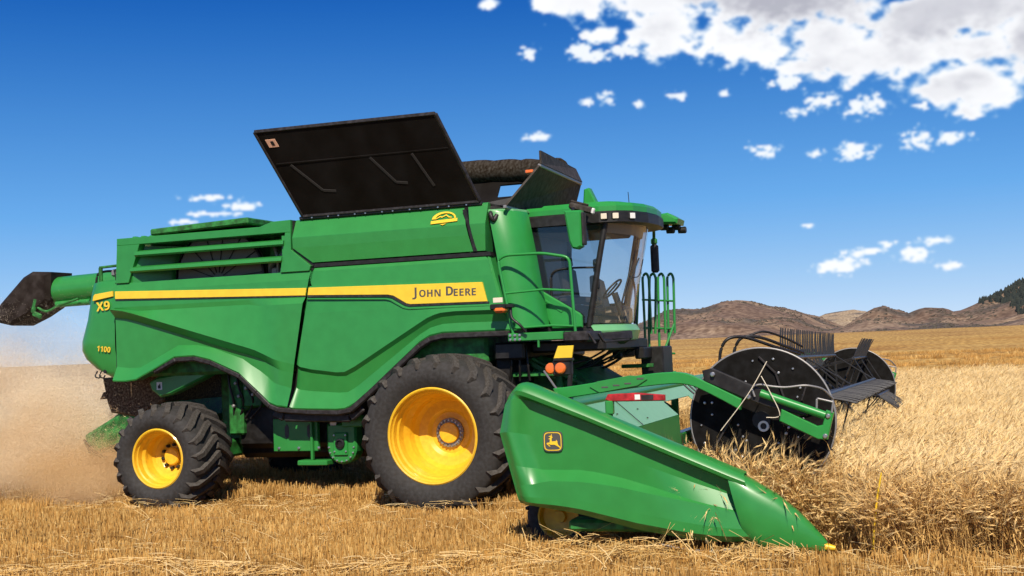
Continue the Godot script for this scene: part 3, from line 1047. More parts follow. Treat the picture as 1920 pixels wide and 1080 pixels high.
	prism(st, [[-5.36, 1.66], [-4.82, 1.12], [-4.86, 1.08], [-5.42, 1.64]], 3.42, 4.0, 0.0, Transform3D(Basis(Vector3.RIGHT, Vector3.BACK, Vector3.UP), Vector3.ZERO))
	prism(st, [[-2.70, 1.66], [-2.95, 1.12], [-2.90, 1.10], [-2.62, 1.65]], 3.42, 3.98, 0.0, Transform3D(Basis(Vector3.RIGHT, Vector3.BACK, Vector3.UP), Vector3.ZERO))
	box(st, V(-5.3, 3.40, 1.05), V(-2.6, 3.42, 1.62), 0.004)
	part("opening_return", st, "green", louvre)
	# rotary screen behind the louvres
	st = begin()
	var sc := Transform3D(Basis(), V(-4.0, 3.42, 1.22))
	lathe(st, sc, [Vector2(0.78, 0.0), Vector2(0.78, 0.10), Vector2(0.75, 0.12), Vector2(0.30, 0.14), Vector2(0.0, 0.14)], 56)
	var scr := part("rotary_screen", st, "screen", louvre)
	st = begin()
	for i in 14:
		var a := TAU * (i + 0.2) / 14.0
		bar(st, sc * V(cos(a) * 0.10, sin(a) * 0.10, 0.15), sc * V(cos(a) * 0.76, sin(a) * 0.76, 0.13), 0.012, 0.02, 0.002, Vector3.BACK)
	lathe(st, sc, [Vector2(0.79, 0.05), Vector2(0.80, 0.13), Vector2(0.775, 0.14)], 56)
	part("screen_rib", st, "black", scr)
	# engine bay pieces seen at the front of the opening
	st = begin()
	tube(st, curve([V(-3.15, 3.4, 1.2), V(-3.1, 3.6, 1.3), V(-2.9, 3.72, 1.3), V(-2.85, 3.95, 1.2)]), 0.05, 8)
	tube(st, curve([V(-3.0, 3.4, 1.28), V(-2.98, 3.7, 1.32), V(-3.1, 3.95, 1.25)]), 0.03, 8)
	box(st, V(-3.12, 3.42, 1.1), V(-2.92, 3.55, 1.3), 0.02)
	part("engine_pipe", st, "steel_dull", louvre)
	st = begin()
	box(st, V(-3.2, 3.68, 1.05), V(-2.95, 3.9, 1.2), 0.03)
	part("engine_bracket", st, "green_dusty", louvre)
	# engine deck on top with its dark raised lid
	st = begin()
	box(st, V(-5.6, 4.02, -1.5), V(-2.5, 4.12, 1.62), 0.02)
	for i in 5: box(st, V(-5.45 + i * 0.16, 4.11, 1.45), V(-5.37 + i * 0.16, 4.165, 1.55), 0.015)
	box(st, V(-3.3, 4.11, 1.2), V(-2.7, 4.17, 1.4), 0.02)
	part("engine_deck", st, "green", combine)
	st = begin()
	bar(st, V(-5.0, 4.19, 1.0), V(-3.25, 4.25, 1.0), 1.4, 0.10, 0.02)
	part("deck_lid", st, "green_dusty", combine)

func build_badge(parent: Node3D) -> void:
	# yellow emblem: a sheaf arc over hills above a banner
	var st := begin()
	var z := 1.664
	var tl := Transform3D(Basis(Vector3.RIGHT, -0.424), V(-0.055, 4.04, z))
	prism(st, [[-0.205, -0.075], [0.20, -0.055], [0.20, -0.005], [-0.205, -0.025]], 0.0, 0.008, 0.0, tl)
	var arc := []
	for i in 13:
		var a := PI * (1.0 - i / 12.0)
		arc.append([-0.02 + cos(a) * 0.185 + 0.01, sin(a) * 0.115])
	for i in range(12, -1, -1):
		var a := PI * (1.0 - i / 12.0)
		arc.append([0.0 + cos(a) * 0.145 + 0.005, sin(a) * 0.088])
	prism(st, arc, 0.0, 0.008, 0.0, tl)
	prism(st, [[-0.15, 0.0], [-0.07, 0.05], [-0.04, 0.035], [0.02, 0.07], [0.07, 0.03], [0.11, 0.02], [0.11, 0.008], [0.06, 0.015], [0.02, 0.05], [-0.04, 0.018], [-0.07, 0.03], [-0.13, 0.0]], 0.0, 0.008, 0.0, tl)
	prism(st, [[-0.06, -0.085], [0.04, -0.082], [-0.02, -0.105]], 0.0, 0.008, 0.0, tl)
	part("emblem", st, "yellow", parent, "yellow arched emblem over a banner")

func build_tank_covers() -> void:
	# each cover is a folded plate, hinged at the tank rim and leaning outwards
	var hinge := 4.255
	var st := begin()
	var p := [V(-2.35, hinge, 1.62), V(0.47, hinge, 1.62), V(0.13, 5.43, 2.30), V(-2.72, 5.45, 2.30)]
	plate(st, p, 0.03)
	var lid := part("tank_cover", st, "lid", combine, "large black side cover leaning out over the green tank")
	# folded rim and hinge rail
	st = begin()
	for e in [[0, 1], [1, 2], [2, 3], [3, 0]]:
		bar(st, p[e[0]], p[e[1]], 0.05, 0.05, 0.008)
	part("cover_frame", st, "trim", lid)
	st = begin()
	var n: Vector3 = (p[1] - p[0]).cross(p[3] - p[0]).normalized()
	if n.z < 0: n = -n
	n = V(0, -n.y, n.z) if n.y > 0 else n
	var lerp4 := func(u: float, v: float) -> Vector3:
		return p[0].lerp(p[1], u).lerp(p[3].lerp(p[2], u), v)
	# pressed bead and hinge pads on the face
	bar(st, lerp4.call(0.02, 0.62) + n * 0.018, lerp4.call(0.98, 0.62) + n * 0.012, 0.03, 0.016, 0.006, n)
	part("bead", st, "lid", lid)
	for q in [[0.10, 0.60, 0.20, 0.28], [0.20, 0.28, 0.27, 0.26], [0.55, 0.60, 0.62, 0.30], [0.62, 0.30, 0.68, 0.28], [0.78, 0.60, 0.81, 0.22]]:
		st = begin()
		bar(st, lerp4.call(q[0], q[1]) + n * 0.02, lerp4.call(q[2], q[3]) + n * 0.02, 0.040, 0.008, 0.003, n)
		part("strut_pad", st, "lid_dust", lid)
	st = begin()
	var sp: Vector3 = lerp4.call(0.065, 0.86) + n * 0.018
	var ex: Vector3 = (p[1] - p[0]).normalized()
	var ey: Vector3 = (p[3] - p[0]).normalized()
	cbox(st, Transform3D(Basis(ex, ey, n), sp), V(0.16, 0.13, 0.008), 0.002)
	part("warning_sticker", st, "orange_sticker", lid)
	st = begin()
	cbox(st, Transform3D(Basis(ex, ey, n), sp + n * 0.006 + ex * 0.012), V(0.05, 0.07, 0.004), 0.001)
	part("sticker_sign", st, "trim", lid)
	# hinge rail with bolts
	st = begin()
	box(st, V(-2.42, 4.20, 1.52), V(0.5, 4.25, 1.62), 0.01)
	var rail := part("hinge_rail", st, "black", combine)
	st = begin()
	lathe(st, Transform3D(), [Vector2(0.014, 0), Vector2(0.014, 0.012), Vector2(0, 0.014)], 6)
	var bolt := done(st)
	for i in 12:
		piece("bolt", bolt, "steel", rail, "", Transform3D(Basis(), V(-2.2 + i * 0.22 + 0.05 * float(i % 2), 4.222, 1.618)))
	# far side cover, its window, and the rolled canvas along it
	st = begin()
	p = [V(-2.35, hinge, -1.62), V(0.47, hinge, -1.62), V(0.42, 5.25, -2.55), V(-2.41, 5.25, -2.55)]
	# plate built round the window opening
	var q := func(u: float, v: float) -> Vector3:
		return p[0].lerp(p[1], u).lerp(p[3].lerp(p[2], u), v)
	for r in [[0.0, 0.62, 0.0, 1.0], [0.86, 1.0, 0.0, 1.0], [0.62, 0.86, 0.0, 0.50], [0.62, 0.86, 0.74, 1.0]]:
		plate(st, [q.call(r[0], r[2]), q.call(r[1], r[2]), q.call(r[1], r[3]), q.call(r[0], r[3])], 0.03)
	part("tank_cover", st, "lid", combine, "far black tank cover with a small clear window")
	st = begin()
	tube(st, curve([V(-2.3, 5.32, -2.45), V(-1.4, 5.30, -2.43), V(-0.5, 5.25, -2.42), V(0.1, 5.19, -2.30), V(0.55, 5.12, -2.0)]), [0.2, 0.21, 0.197, 0.191, 0.204, 0.209, 0.192, 0.196, 0.207, 0.206, 0.188, 0.201, 0.207, 0.202, 0.187, 0.207, 0.205, 0.198, 0.189, 0.212, 0.201, 0.196, 0.192, 0.215, 0.195], 14)
	part("rolled_canvas", st, "canvas", combine, "rolled dusty canvas along the far cover")
	# front cover and its upper flap
	st = begin()
	p = [V(0.84, 4.15, 1.62), V(0.84, 4.15, -1.5), V(1.06, 4.79, -1.45), V(1.20, 4.77, 1.08)]
	plate(st, p, 0.03)
	var fl := part("tank_cover", st, "lid_worn", combine, "worn grey front cover leaning over the cab")
	st = begin()
	bar(st, p[2], p[3], 0.05, 0.05, 0.01)
	bar(st, p[0], p[1], 0.05, 0.05, 0.01)
	part("cover_frame", st, "steel_dull", fl)
	st = begin()
	plate(st, [p[3] + V(0.02, 0.02, 0), p[2] + V(0.02, 0.02, 0), V(0.98, 5.04, -1.45), V(1.22, 4.98, 1.08)], 0.03)
	part("cover_flap", st, "lid_worn", fl)
	# corner gussets of canvas between the covers
	st = begin()
	plate(st, [V(0.47, 4.25, -1.62), V(0.84, 4.16, -1.5), V(1.04, 4.85, -1.47), V(0.42, 5.2, -2.5)], 0.015)
	part("corner_gusset", st, "canvas", combine)
	st = begin()
	tri(st, V(0.5, 4.24, 1.5), V(0.84, 4.15, 1.5), V(0.9, 4.3, 1.4))
	plate(st, [V(0.5, 4.24, -1.6), V(0.5, 4.24, 1.5), V(0.84, 4.15, 1.5), V(0.84, 4.15, -1.5)], 0.02)
	part("tank_rim", st, "black", combine)
	# amber marker on the canvas corner
	st = begin()
	box(st, V(1.00, 4.66, 1.06), V(1.12, 4.71, 1.14), 0.01)
	part("marker_lamp", st, "amber", combine)
	# green tank front below the cover
	st = begin()
	var gp := []
	for i in 9:
		var t := i / 8.0
		var a := t * PI * 0.5
		var col := []
		for r in [[4.13, 0.0], [4.10, 0.03], [3.5, 0.03], [2.46, 0.0]]:
			var lean: float = (4.13 - r[0]) * 0.16
			col.append(V(0.56 + lean + sin(a) * 0.44 + r[1] * 0.6, r[0] - sin(a) * 0.03 * float(r[0] > 4.0), 1.12 + cos(a) * 0.46 + r[1] * 0.3))
		gp.append(col)
	net(st, gp, true)
	part("tank_corner_sheet", st, "green_bright", combine, "curved bright green corner sheet beside the cab")
	st = begin()
	var top := PackedVector3Array()
	prism(st, [[0.50, -1.55], [0.56, -1.58], [0.74, -1.54], [0.90, -1.42], [1.0, -1.14], [0.98, 1.1], [0.5, 1.5]], 4.10, 4.135, 0.01, Transform3D(Basis(Vector3.RIGHT, Vector3.FORWARD, Vector3.UP), Vector3.ZERO))
	part("tank_shelf", st, "green_dust_sheen", combine)
	st = begin()
	tube(st, curve([V(0.60, 4.14, 1.45), V(0.62, 4.06, 1.60), V(0.66, 3.98, 1.60), V(0.70, 4.05, 1.55)]), 0.035, 8)
	box(st, V(0.55, 4.13, 1.35), V(0.85, 4.20, 1.5), 0.015)
	part("latch", st, "trim", combine)
	# green bracket rising from the cab roof to the front cover
	st = begin()
	prism(st, [[0.74, 4.08], [1.45, 4.13], [1.62, 4.10], [1.62, 4.16], [1.50, 4.22], [1.52, 4.36], [1.40, 4.62], [1.32, 4.60], [1.30, 4.40], [1.20, 4.22], [1.0, 4.18], [0.74, 4.15]], -0.9, -0.72, 0.02)
	part("cover_bracket", st, "green_bright", combine)

# plate of four corners with thickness
func plate(st: SurfaceTool, p: Array, th: float) -> void:
	var n: Vector3 = (p[1] - p[0]).cross(p[3] - p[0]).normalized() * th * 0.5
	var a := []
	var b := []
	for q in p:
		a.append(q + n)
		b.append(q - n)
	st.set_smooth_group(-1)
	quad(st, a[0], a[3], a[2], a[1])
	quad(st, b[0], b[1], b[2], b[3])
	for i in 4:
		var j := (i + 1) % 4
		quad(st, a[i], a[j], b[j], b[i])

func build_rear() -> void:
	# rear hood: sections at several heights, rounded corners in plan
	var st := begin()
	var g := []
	var secs := [[3.50, -6.26, 1.50], [3.47, -6.31, 1.56], [3.30, -6.34, 1.60], [2.89, -6.41, 1.62], [2.55, -6.52, 1.63], [2.40, -6.53, 1.625], [2.26, -6.47, 1.60], [2.12, -6.28, 1.60], [2.03, -6.08, 1.58], [1.96, -5.95, 1.54]]
	var n := 26
	for i in n + 1:
		var col := []
		for s in secs:
			var zr: float = s[2]
			var xr: float = s[1]
			var r := 0.28
			# plan line: near seam edge, rounded corner, across the back, and forward on the far side
			var t := float(i) / n
			var pt: Vector2
			if t < 0.2: pt = Vector2(lerpf(-5.74, xr + r, t / 0.2), zr + 0.02 * (1.0 - t / 0.2))
			elif t < 0.4:
				var a := (t - 0.2) / 0.2 * PI * 0.5
				pt = Vector2(xr + r - sin(a) * r, zr - r + cos(a) * r)
			elif t < 0.6: pt = Vector2(xr - 0.02 * sin((t - 0.4) / 0.2 * PI), lerpf(zr - r, -zr + r, (t - 0.4) / 0.2))
			elif t < 0.8:
				var a := (t - 0.6) / 0.2 * PI * 0.5
				pt = Vector2(xr + r - cos(a) * r, -zr + r - sin(a) * r)
			else: pt = Vector2(lerpf(xr + r, -5.74, (t - 0.8) / 0.2), -zr)
			var front_drop := 0.0
			if s[0] < 2.2: front_drop = clampf((pt.x + 6.3) / 0.5, 0.0, 1.0) * 0.05
			col.append(V(pt.x, s[0] - front_drop, pt.y))
		g.append(col)
	net(st, g, true)
	# lid of the hood
	for i in n / 2:
		var a: Vector3 = g[i][0]
		var b: Vector3 = g[i + 1][0]
		var c: Vector3 = g[n - i - 1][0]
		var d: Vector3 = g[n - i][0]
		quad(st, a, b, c, d)
	var hood := part("rear_hood", st, "green", combine)
	# raised field on the hood side, stripe, numbers
	st = begin()
	prism(st, [[-6.15, 3.18], [-5.76, 3.235], [-5.76, 3.32], [-6.10, 3.285], [-6.13, 3.26]], 1.55, 1.648, 0.003)
	part("stripe", st, "yellow", hood)
	lettering("lettering", "X9", 0.14, V(-6.07, 2.965, 1.648), "yellow", hood, 800, 0.06, 1.15)
	lettering("lettering", "1100", 0.085, V(-6.09, 2.36, 1.655), "yellow", hood, 700, -0.14, 1.0)
	st = begin()
	lathe(st, Transform3D(Basis(), V(-5.98, 2.06, 1.585)), [Vector2(0.03, 0), Vector2(0.03, 0.02), Vector2(0, 0.02)], 16)
	part("hood_plug", st, "black", hood)
	for x in [-6.24, -6.16]:
		st = begin()
		tube(st, curve([V(x, 2.07, 1.45), V(x - 0.02, 1.99, 1.48), V(x + 0.05, 1.96, 1.48), V(x + 0.07, 2.0, 1.46)]), 0.012, 6)
		part("hood_hook", st, "black", hood)
	# bracket and hoses on top
	st = begin()
	bar(st, V(-6.13, 3.47, 1.45), V(-6.13, 3.72, 1.45), 0.05, 0.06, 0.01)
	bar(st, V(-6.15, 3.72, 1.45), V(-5.65, 3.74, 1.45), 0.05, 0.04, 0.01)
	part("top_bracket", st, "green_dusty", combine)
	st = begin()
	tube(st, curve([V(-6.26, 3.48, 1.4), V(-6.22, 3.62, 1.4), V(-6.05, 3.66, 1.4), V(-5.8, 3.64, 1.35)]), 0.02, 7)
	part("hose", st, "black", combine)
	st = begin()
	tube(st, curve([V(-5.78, 3.45, 1.5), V(-5.79, 3.58, 1.5), V(-5.85, 3.66, 1.45)]), 0.03, 7)
	part("hose", st, "black", combine)
	st = begin()
	box(st, V(-5.95, 3.56, 1.3), V(-5.75, 3.68, 1.45), 0.03)
	part("valve_block", st, "steel_dull", combine)
	# unloading auger, folded back along the far side
	st = begin()
	tube(st, [V(-3.0, 3.98, -1.62), V(-8.3, 3.62, -1.25), V(-9.42, 3.585, -1.2)], 0.255, 28)
	tube(st, [V(-8.35, 3.34, -1.1), V(-9.1, 3.33, -1.08)], 0.06, 8)
	var aug := part("unloading_auger", st, "green", combine, "dusty green unloading auger folded back to the rear")
	st = begin()
	lathe(st, Transform3D(Basis(Vector3.UP, -PI * 0.5), V(-9.38, 3.585, -1.2)), [Vector2(0.26, -0.05), Vector2(0.31, -0.05), Vector2(0.31, 0.05), Vector2(0.26, 0.05)], 32)
	for i in 16:
		var a := TAU * i / 16.0
		cbox(st, Transform3D(Basis(), V(-9.30, 3.585 + sin(a) * 0.285, -1.2 + cos(a) * 0.285)), V(0.05, 0.03, 0.03), 0.006)
	part("auger_flange", st, "black", aug)
	st = begin()
	bar(st, V(-9.42, 3.45, -0.9), V(-9.50, 3.18, -0.9), 0.05, 0.10, 0.02)
	bar(st, V(-9.50, 3.18, -0.9), V(-9.30, 3.10, -0.9), 0.05, 0.10, 0.02)
	tube(st, curve([V(-9.40, 3.28, -0.92), V(-9.2, 3.20, -0.92), V(-8.9, 3.30, -0.92), V(-8.5, 3.40, -0.95)]), 0.025, 7)
	part("spout_bracket", st, "green_dusty", aug)
	# rubber spout bent down
	st = begin()
	prism(st, [[-9.10, 3.93], [-9.52, 3.96], [-9.74, 3.86], [-10.48, 3.22], [-10.52, 3.08], [-10.03, 2.97], [-9.62, 3.12], [-9.30, 3.28], [-9.14, 3.40]], -1.53, -0.88, 0.07)
	part("auger_spout", st, "spout", aug, "angular black rubber spout on the end of the auger")
	# straw chopper and spreader under the hood
	st = begin()
	prism(st, [[-6.55, 1.95], [-5.4, 2.0], [-5.35, 1.55], [-5.9, 1.30], [-6.40, 1.38], [-6.47, 1.55]], -1.0, 0.95, 0.03)
	prism(st, [[-6.60, 1.60], [-6.46, 1.62], [-6.42, 1.72], [-6.52, 1.72]], -1.0, 0.95, 0.0)
	part("straw_chopper", st, "chaff_brown", combine)
	st = begin()
	prism(st, [[-5.4, 1.55], [-6.1, 1.50], [-6.45, 1.28], [-6.98, 1.02], [-7.02, 0.86], [-6.82, 0.68], [-6.45, 0.78], [-5.6, 1.05], [-5.35, 1.25]], -1.05, 0.90, 0.06)
	part("spreader", st, "green_dusty", combine)
	st = begin()
	for i in 5:
		bar(st, V(-6.95 + i * 0.02, 0.95 - i * 0.05, 0.93), V(-6.75 + i * 0.06, 0.72 - i * 0.02, 0.93), 0.02, 0.05, 0.005)
	part("spreader_vane", st, "trim", combine)
	st = begin()
	prism(st, [[-5.30, 1.86], [-5.26, 1.74], [-5.10, 1.62], [-4.9, 1.66], [-4.3, 1.90], [-4.1, 2.02], [-4.75, 1.985], [-5.15, 1.94]], 1.2, 1.42, 0.03)
	var fen := part("rear_fender", st, "green", combine)
	st = begin()
	box(st, V(-5.15, 1.74, 1.42), V(-5.05, 1.86, 1.426), 0.001)
	part("warning_sticker", st, "white", fen)
	st = begin()
	box(st, V(-5.125, 1.76, 1.426), V(-5.075, 1.81, 1.430), 0.001)
	bar(st, V(-5.12, 1.78, 1.429), V(-5.08, 1.835, 1.429), 0.006, 0.014, 0.001)
	part("sticker_sign", st, "trim", fen)

func build_underbody() -> void:
	var st := begin()
	# rear axle and steering
	box(st, V(-4.6, 0.62, -1.7), V(-4.25, 0.9, 1.7), 0.04)
	box(st, V(-4.6, 0.85, -0.5), V(-4.1, 2.0, 0.5), 0.05)
	part("rear_axle", st, "green_dusty", combine)
	st = begin()
	box(st, V(-3.98, 1.0, 0.95), V(-3.72, 2.02, 1.25), 0.03)
	box(st, V(-3.70, 1.42, 1.0), V(-3.35, 1.85, 1.28), 0.03)
	prism(st, [[-3.95, 2.05], [-3.55, 1.98], [-3.3, 1.72], [-3.3, 1.5], [-3.75, 1.35], [-3.95, 1.5]], 1.0, 1.22, 0.02)
	part("frame_bracket", st, "green_dusty", combine)
	st = begin()
	for i in 4:
		tube(st, curve([V(-3.95 + i * 0.16, 1.95, 1.26), V(-3.9 + i * 0.15, 1.75, 1.30), V(-3.85 + i * 0.17, 1.5, 1.28), V(-3.9 + i * 0.1, 1.25, 1.22)]), 0.018, 6)
	part("hydraulic_hose", st, "black", combine)
	for q in [[-3.8, 1.80], [-3.62, 1.72], [-3.5, 1.62], [-3.75, 1.6], [-3.85, 1.45]]:
		st = begin()
		lathe(st, Transform3D(Basis(), V(q[0], q[1], 1.25)), [Vector2(0.028, 0), Vector2(0.028, 0.06), Vector2(0.018, 0.07), Vector2(0, 0.07)], 8)
		part("hose_fitting", st, "steel_dull", combine)
	# green plate with two slots, bar, drive case
	st = begin()
	box(st, V(-3.12, 0.75, 1.30), V(-2.36, 1.24, 1.38), 0.01)
	var pl := part("side_plate", st, "green", combine)
	for x in [-2.88, -2.50]:
		st = begin()
		prism(st, [[x - 0.035, 0.98], [x, 0.94], [x + 0.035, 0.98], [x + 0.035, 1.12], [x, 1.16], [x - 0.035, 1.12]], 1.36, 1.384, 0.0)
		part("slot", st, "dark", pl)
	st = begin()
	box(st, V(-2.46, 0.62, 1.38), V(-2.42, 1.24, 1.44), 0.008)
	part("rib", st, "green", pl)
	for q in [[-3.02, 0.80], [-2.68, 0.80], [-2.34, 0.80]]:
		st = begin()
		lathe(st, Transform3D(Basis(), V(q[0], q[1], 1.38)), [Vector2(0.022, 0), Vector2(0.022, 0.02), Vector2(0, 0.025)], 8)
		part("bolt", st, "steel", pl)
	st = begin()
	box(st, V(-2.68, 0.54, 1.22), V(-2.18, 0.62, 1.46), 0.015)
	part("cross_step", st, "green", combine)
	st = begin()
	box(st, V(-1.40, 0.66, 1.2), V(-1.15, 0.73, 1.4), 0.015)
	part("cross_step", st, "green", combine)
	st = begin()
	var round := []
	for i in 13:
		var a := PI + PI * i / 12.0
		round.append([-1.98 + cos(a) * 0.245, 0.80 + sin(a) * 0.25])
	round.append([-1.735, 1.15])
	round.append([-2.225, 1.15])
	prism(st, round, 1.12, 1.36, 0.03)
	var case := part("drive_case", st, "green", combine)
	st = begin()
	box(st, V(-2.10, 0.68, 1.36), V(-1.87, 1.02, 1.39), 0.015)
	part("case_cover", st, "green_bright", case)
	st = begin()
	lathe(st, Transform3D(Basis(), V(-1.98, 0.86, 1.39)), [Vector2(0.075, 0), Vector2(0.075, 0.03), Vector2(0.05, 0.035), Vector2(0.045, 0.01), Vector2(0, 0.01)], 20)
	part("shaft_seal", st, "black", case)
	st = begin()
	lathe(st, Transform3D(), [Vector2(0.015, 0), Vector2(0.015, 0.015), Vector2(0, 0.02)], 6)
	var bolt := done(st)
	for i in 9:
		var a := PI + PI * i / 8.0
		piece("bolt", bolt, "steel", case, "", Transform3D(Basis(), V(-1.98 + cos(a) * 0.205, 0.80 + sin(a) * 0.21, 1.36)))
	for q in [[-2.08, 0.74], [-1.89, 0.74], [-2.08, 0.98], [-1.89, 0.98]]:
		piece("bolt", bolt, "steel", case, "", Transform3D(Basis(), V(q[0], q[1], 1.39)))
	st = begin()
	box(st, V(-1.95, 1.10, 1.32), V(-1.60, 1.28, 1.40), 0.015)
	part("case_mount", st, "green", combine)
	st = begin()
	box(st, V(-2.13, 1.13, 1.405), V(-2.03, 1.22, 1.41), 0.001)
	part("warning_sticker", st, "white", combine)
	# front axle and feeder house
	st = begin()
	box(st, V(-0.25, 0.75, -1.75), V(0.28, 1.25, 1.75), 0.06)
	part("front_axle", st, "green_dusty", combine)
	st = begin()
	prism(st, [[0.35, 2.0], [0.55, 2.15], [1.25, 1.98], [2.55, 1.18], [2.55, 0.55], [2.2, 0.45], [0.4, 1.1]], -0.85, 0.85, 0.03)
	var fh := part("feeder_house", st, "green_dusty", combine)
	st = begin()
	bar(st, V(0.75, 2.02, 0.9), V(2.3, 1.12, 0.9), 0.06, 0.08, 0.01)
	bar(st, V(0.75, 1.35, 0.9), V(2.35, 0.62, 0.9), 0.06, 0.08, 0.01)
	bar(st, V(1.2, 1.1, 0.95), V(1.55, 1.75, 0.95), 0.06, 0.06, 0.01)
	part("feeder_rib", st, "green", fh)
	st = begin()
	tube(st, [V(0.4, 0.9, 1.0), V(1.8, 0.75, 1.0)], 0.06, 10)
	tube(st, [V(1.3, 0.8, 1.0), V(2.1, 0.72, 1.0)], 0.035, 8)
	part("lift_cylinder", st, "black", fh)
	# clutter under the cab: frame rails, hoses, dark tanks
	st = begin()
	box(st, V(0.55, 2.0, -1.5), V(1.0, 2.25, 1.5), 0.03)
	box(st, V(1.0, 2.08, -1.3), V(2.1, 2.24, 1.2), 0.03)
	box(st, V(1.75, 1.95, -1.25), V(1.9, 2.1, -0.4), 0.02)
	box(st, V(2.05, 1.92, -1.25), V(2.2, 2.1, -0.6), 0.02)
	box(st, V(0.5, 1.55, 1.0), V(0.75, 2.1, 1.35), 0.03)
	box(st, V(2.02, 1.50, -1.75), V(2.38, 2.1, -1.1), 0.02)
	part("cab_base", st, "black", combine)
	st = begin()
	for i in 7:
		var z := 1.1 - i * 0.3
		tube(st, curve([V(0.9, 2.05, z), V(1.2 + i * 0.03, 1.88 - (i % 3) * 0.05, z - 0.1), V(1.7, 1.95 - (i % 2) * 0.08, z - 0.2), V(2.0, 2.1, z - 0.3)]), 0.016 + 0.004 * (i % 3), 6)
	for i in 3:
		tube(st, curve([V(0.75 + i * 0.12, 2.2, 1.38), V(0.78 + i * 0.12, 1.95, 1.42), V(0.72 + i * 0.15, 1.7, 1.36)]), 0.018, 6)
	part("hose", st, "black", combine)
	st = begin()
	box(st, V(0.62, 1.75, 1.0), V(1.35, 1.82, 1.3), 0.01)
	box(st, V(1.32, 1.5, 1.0), V(1.40, 2.1, 1.1), 0.01)
	part("frame_rail", st, "green_dusty", combine)
	st = begin()
	box(st, V(1.75, 1.78, -1.0), V(2.25, 1.84, -0.9), 0.01)
	part("frame_rail", st, "green_dusty", combine)
	st = begin()
	bar(st, V(0.8, 2.1, 1.1), V(1.9, 1.5, 1.0), 0.05, 0.05, 0.01)
	part("frame_rail", st, "green_dusty", combine)

func plan_t() -> Transform3D:   # outline (x, -z) laid flat, thickness upwards
	return Transform3D(Basis(Vector3.RIGHT, Vector3.FORWARD, Vector3.UP), Vector3.ZERO)

func screen_x(y: float, z: float) -> float:
	return lerpf(1.80, 2.10, (y - 2.45) / 1.45) + 0.36 * (1.0 - pow(absf(z) / 0.95, 2.2))

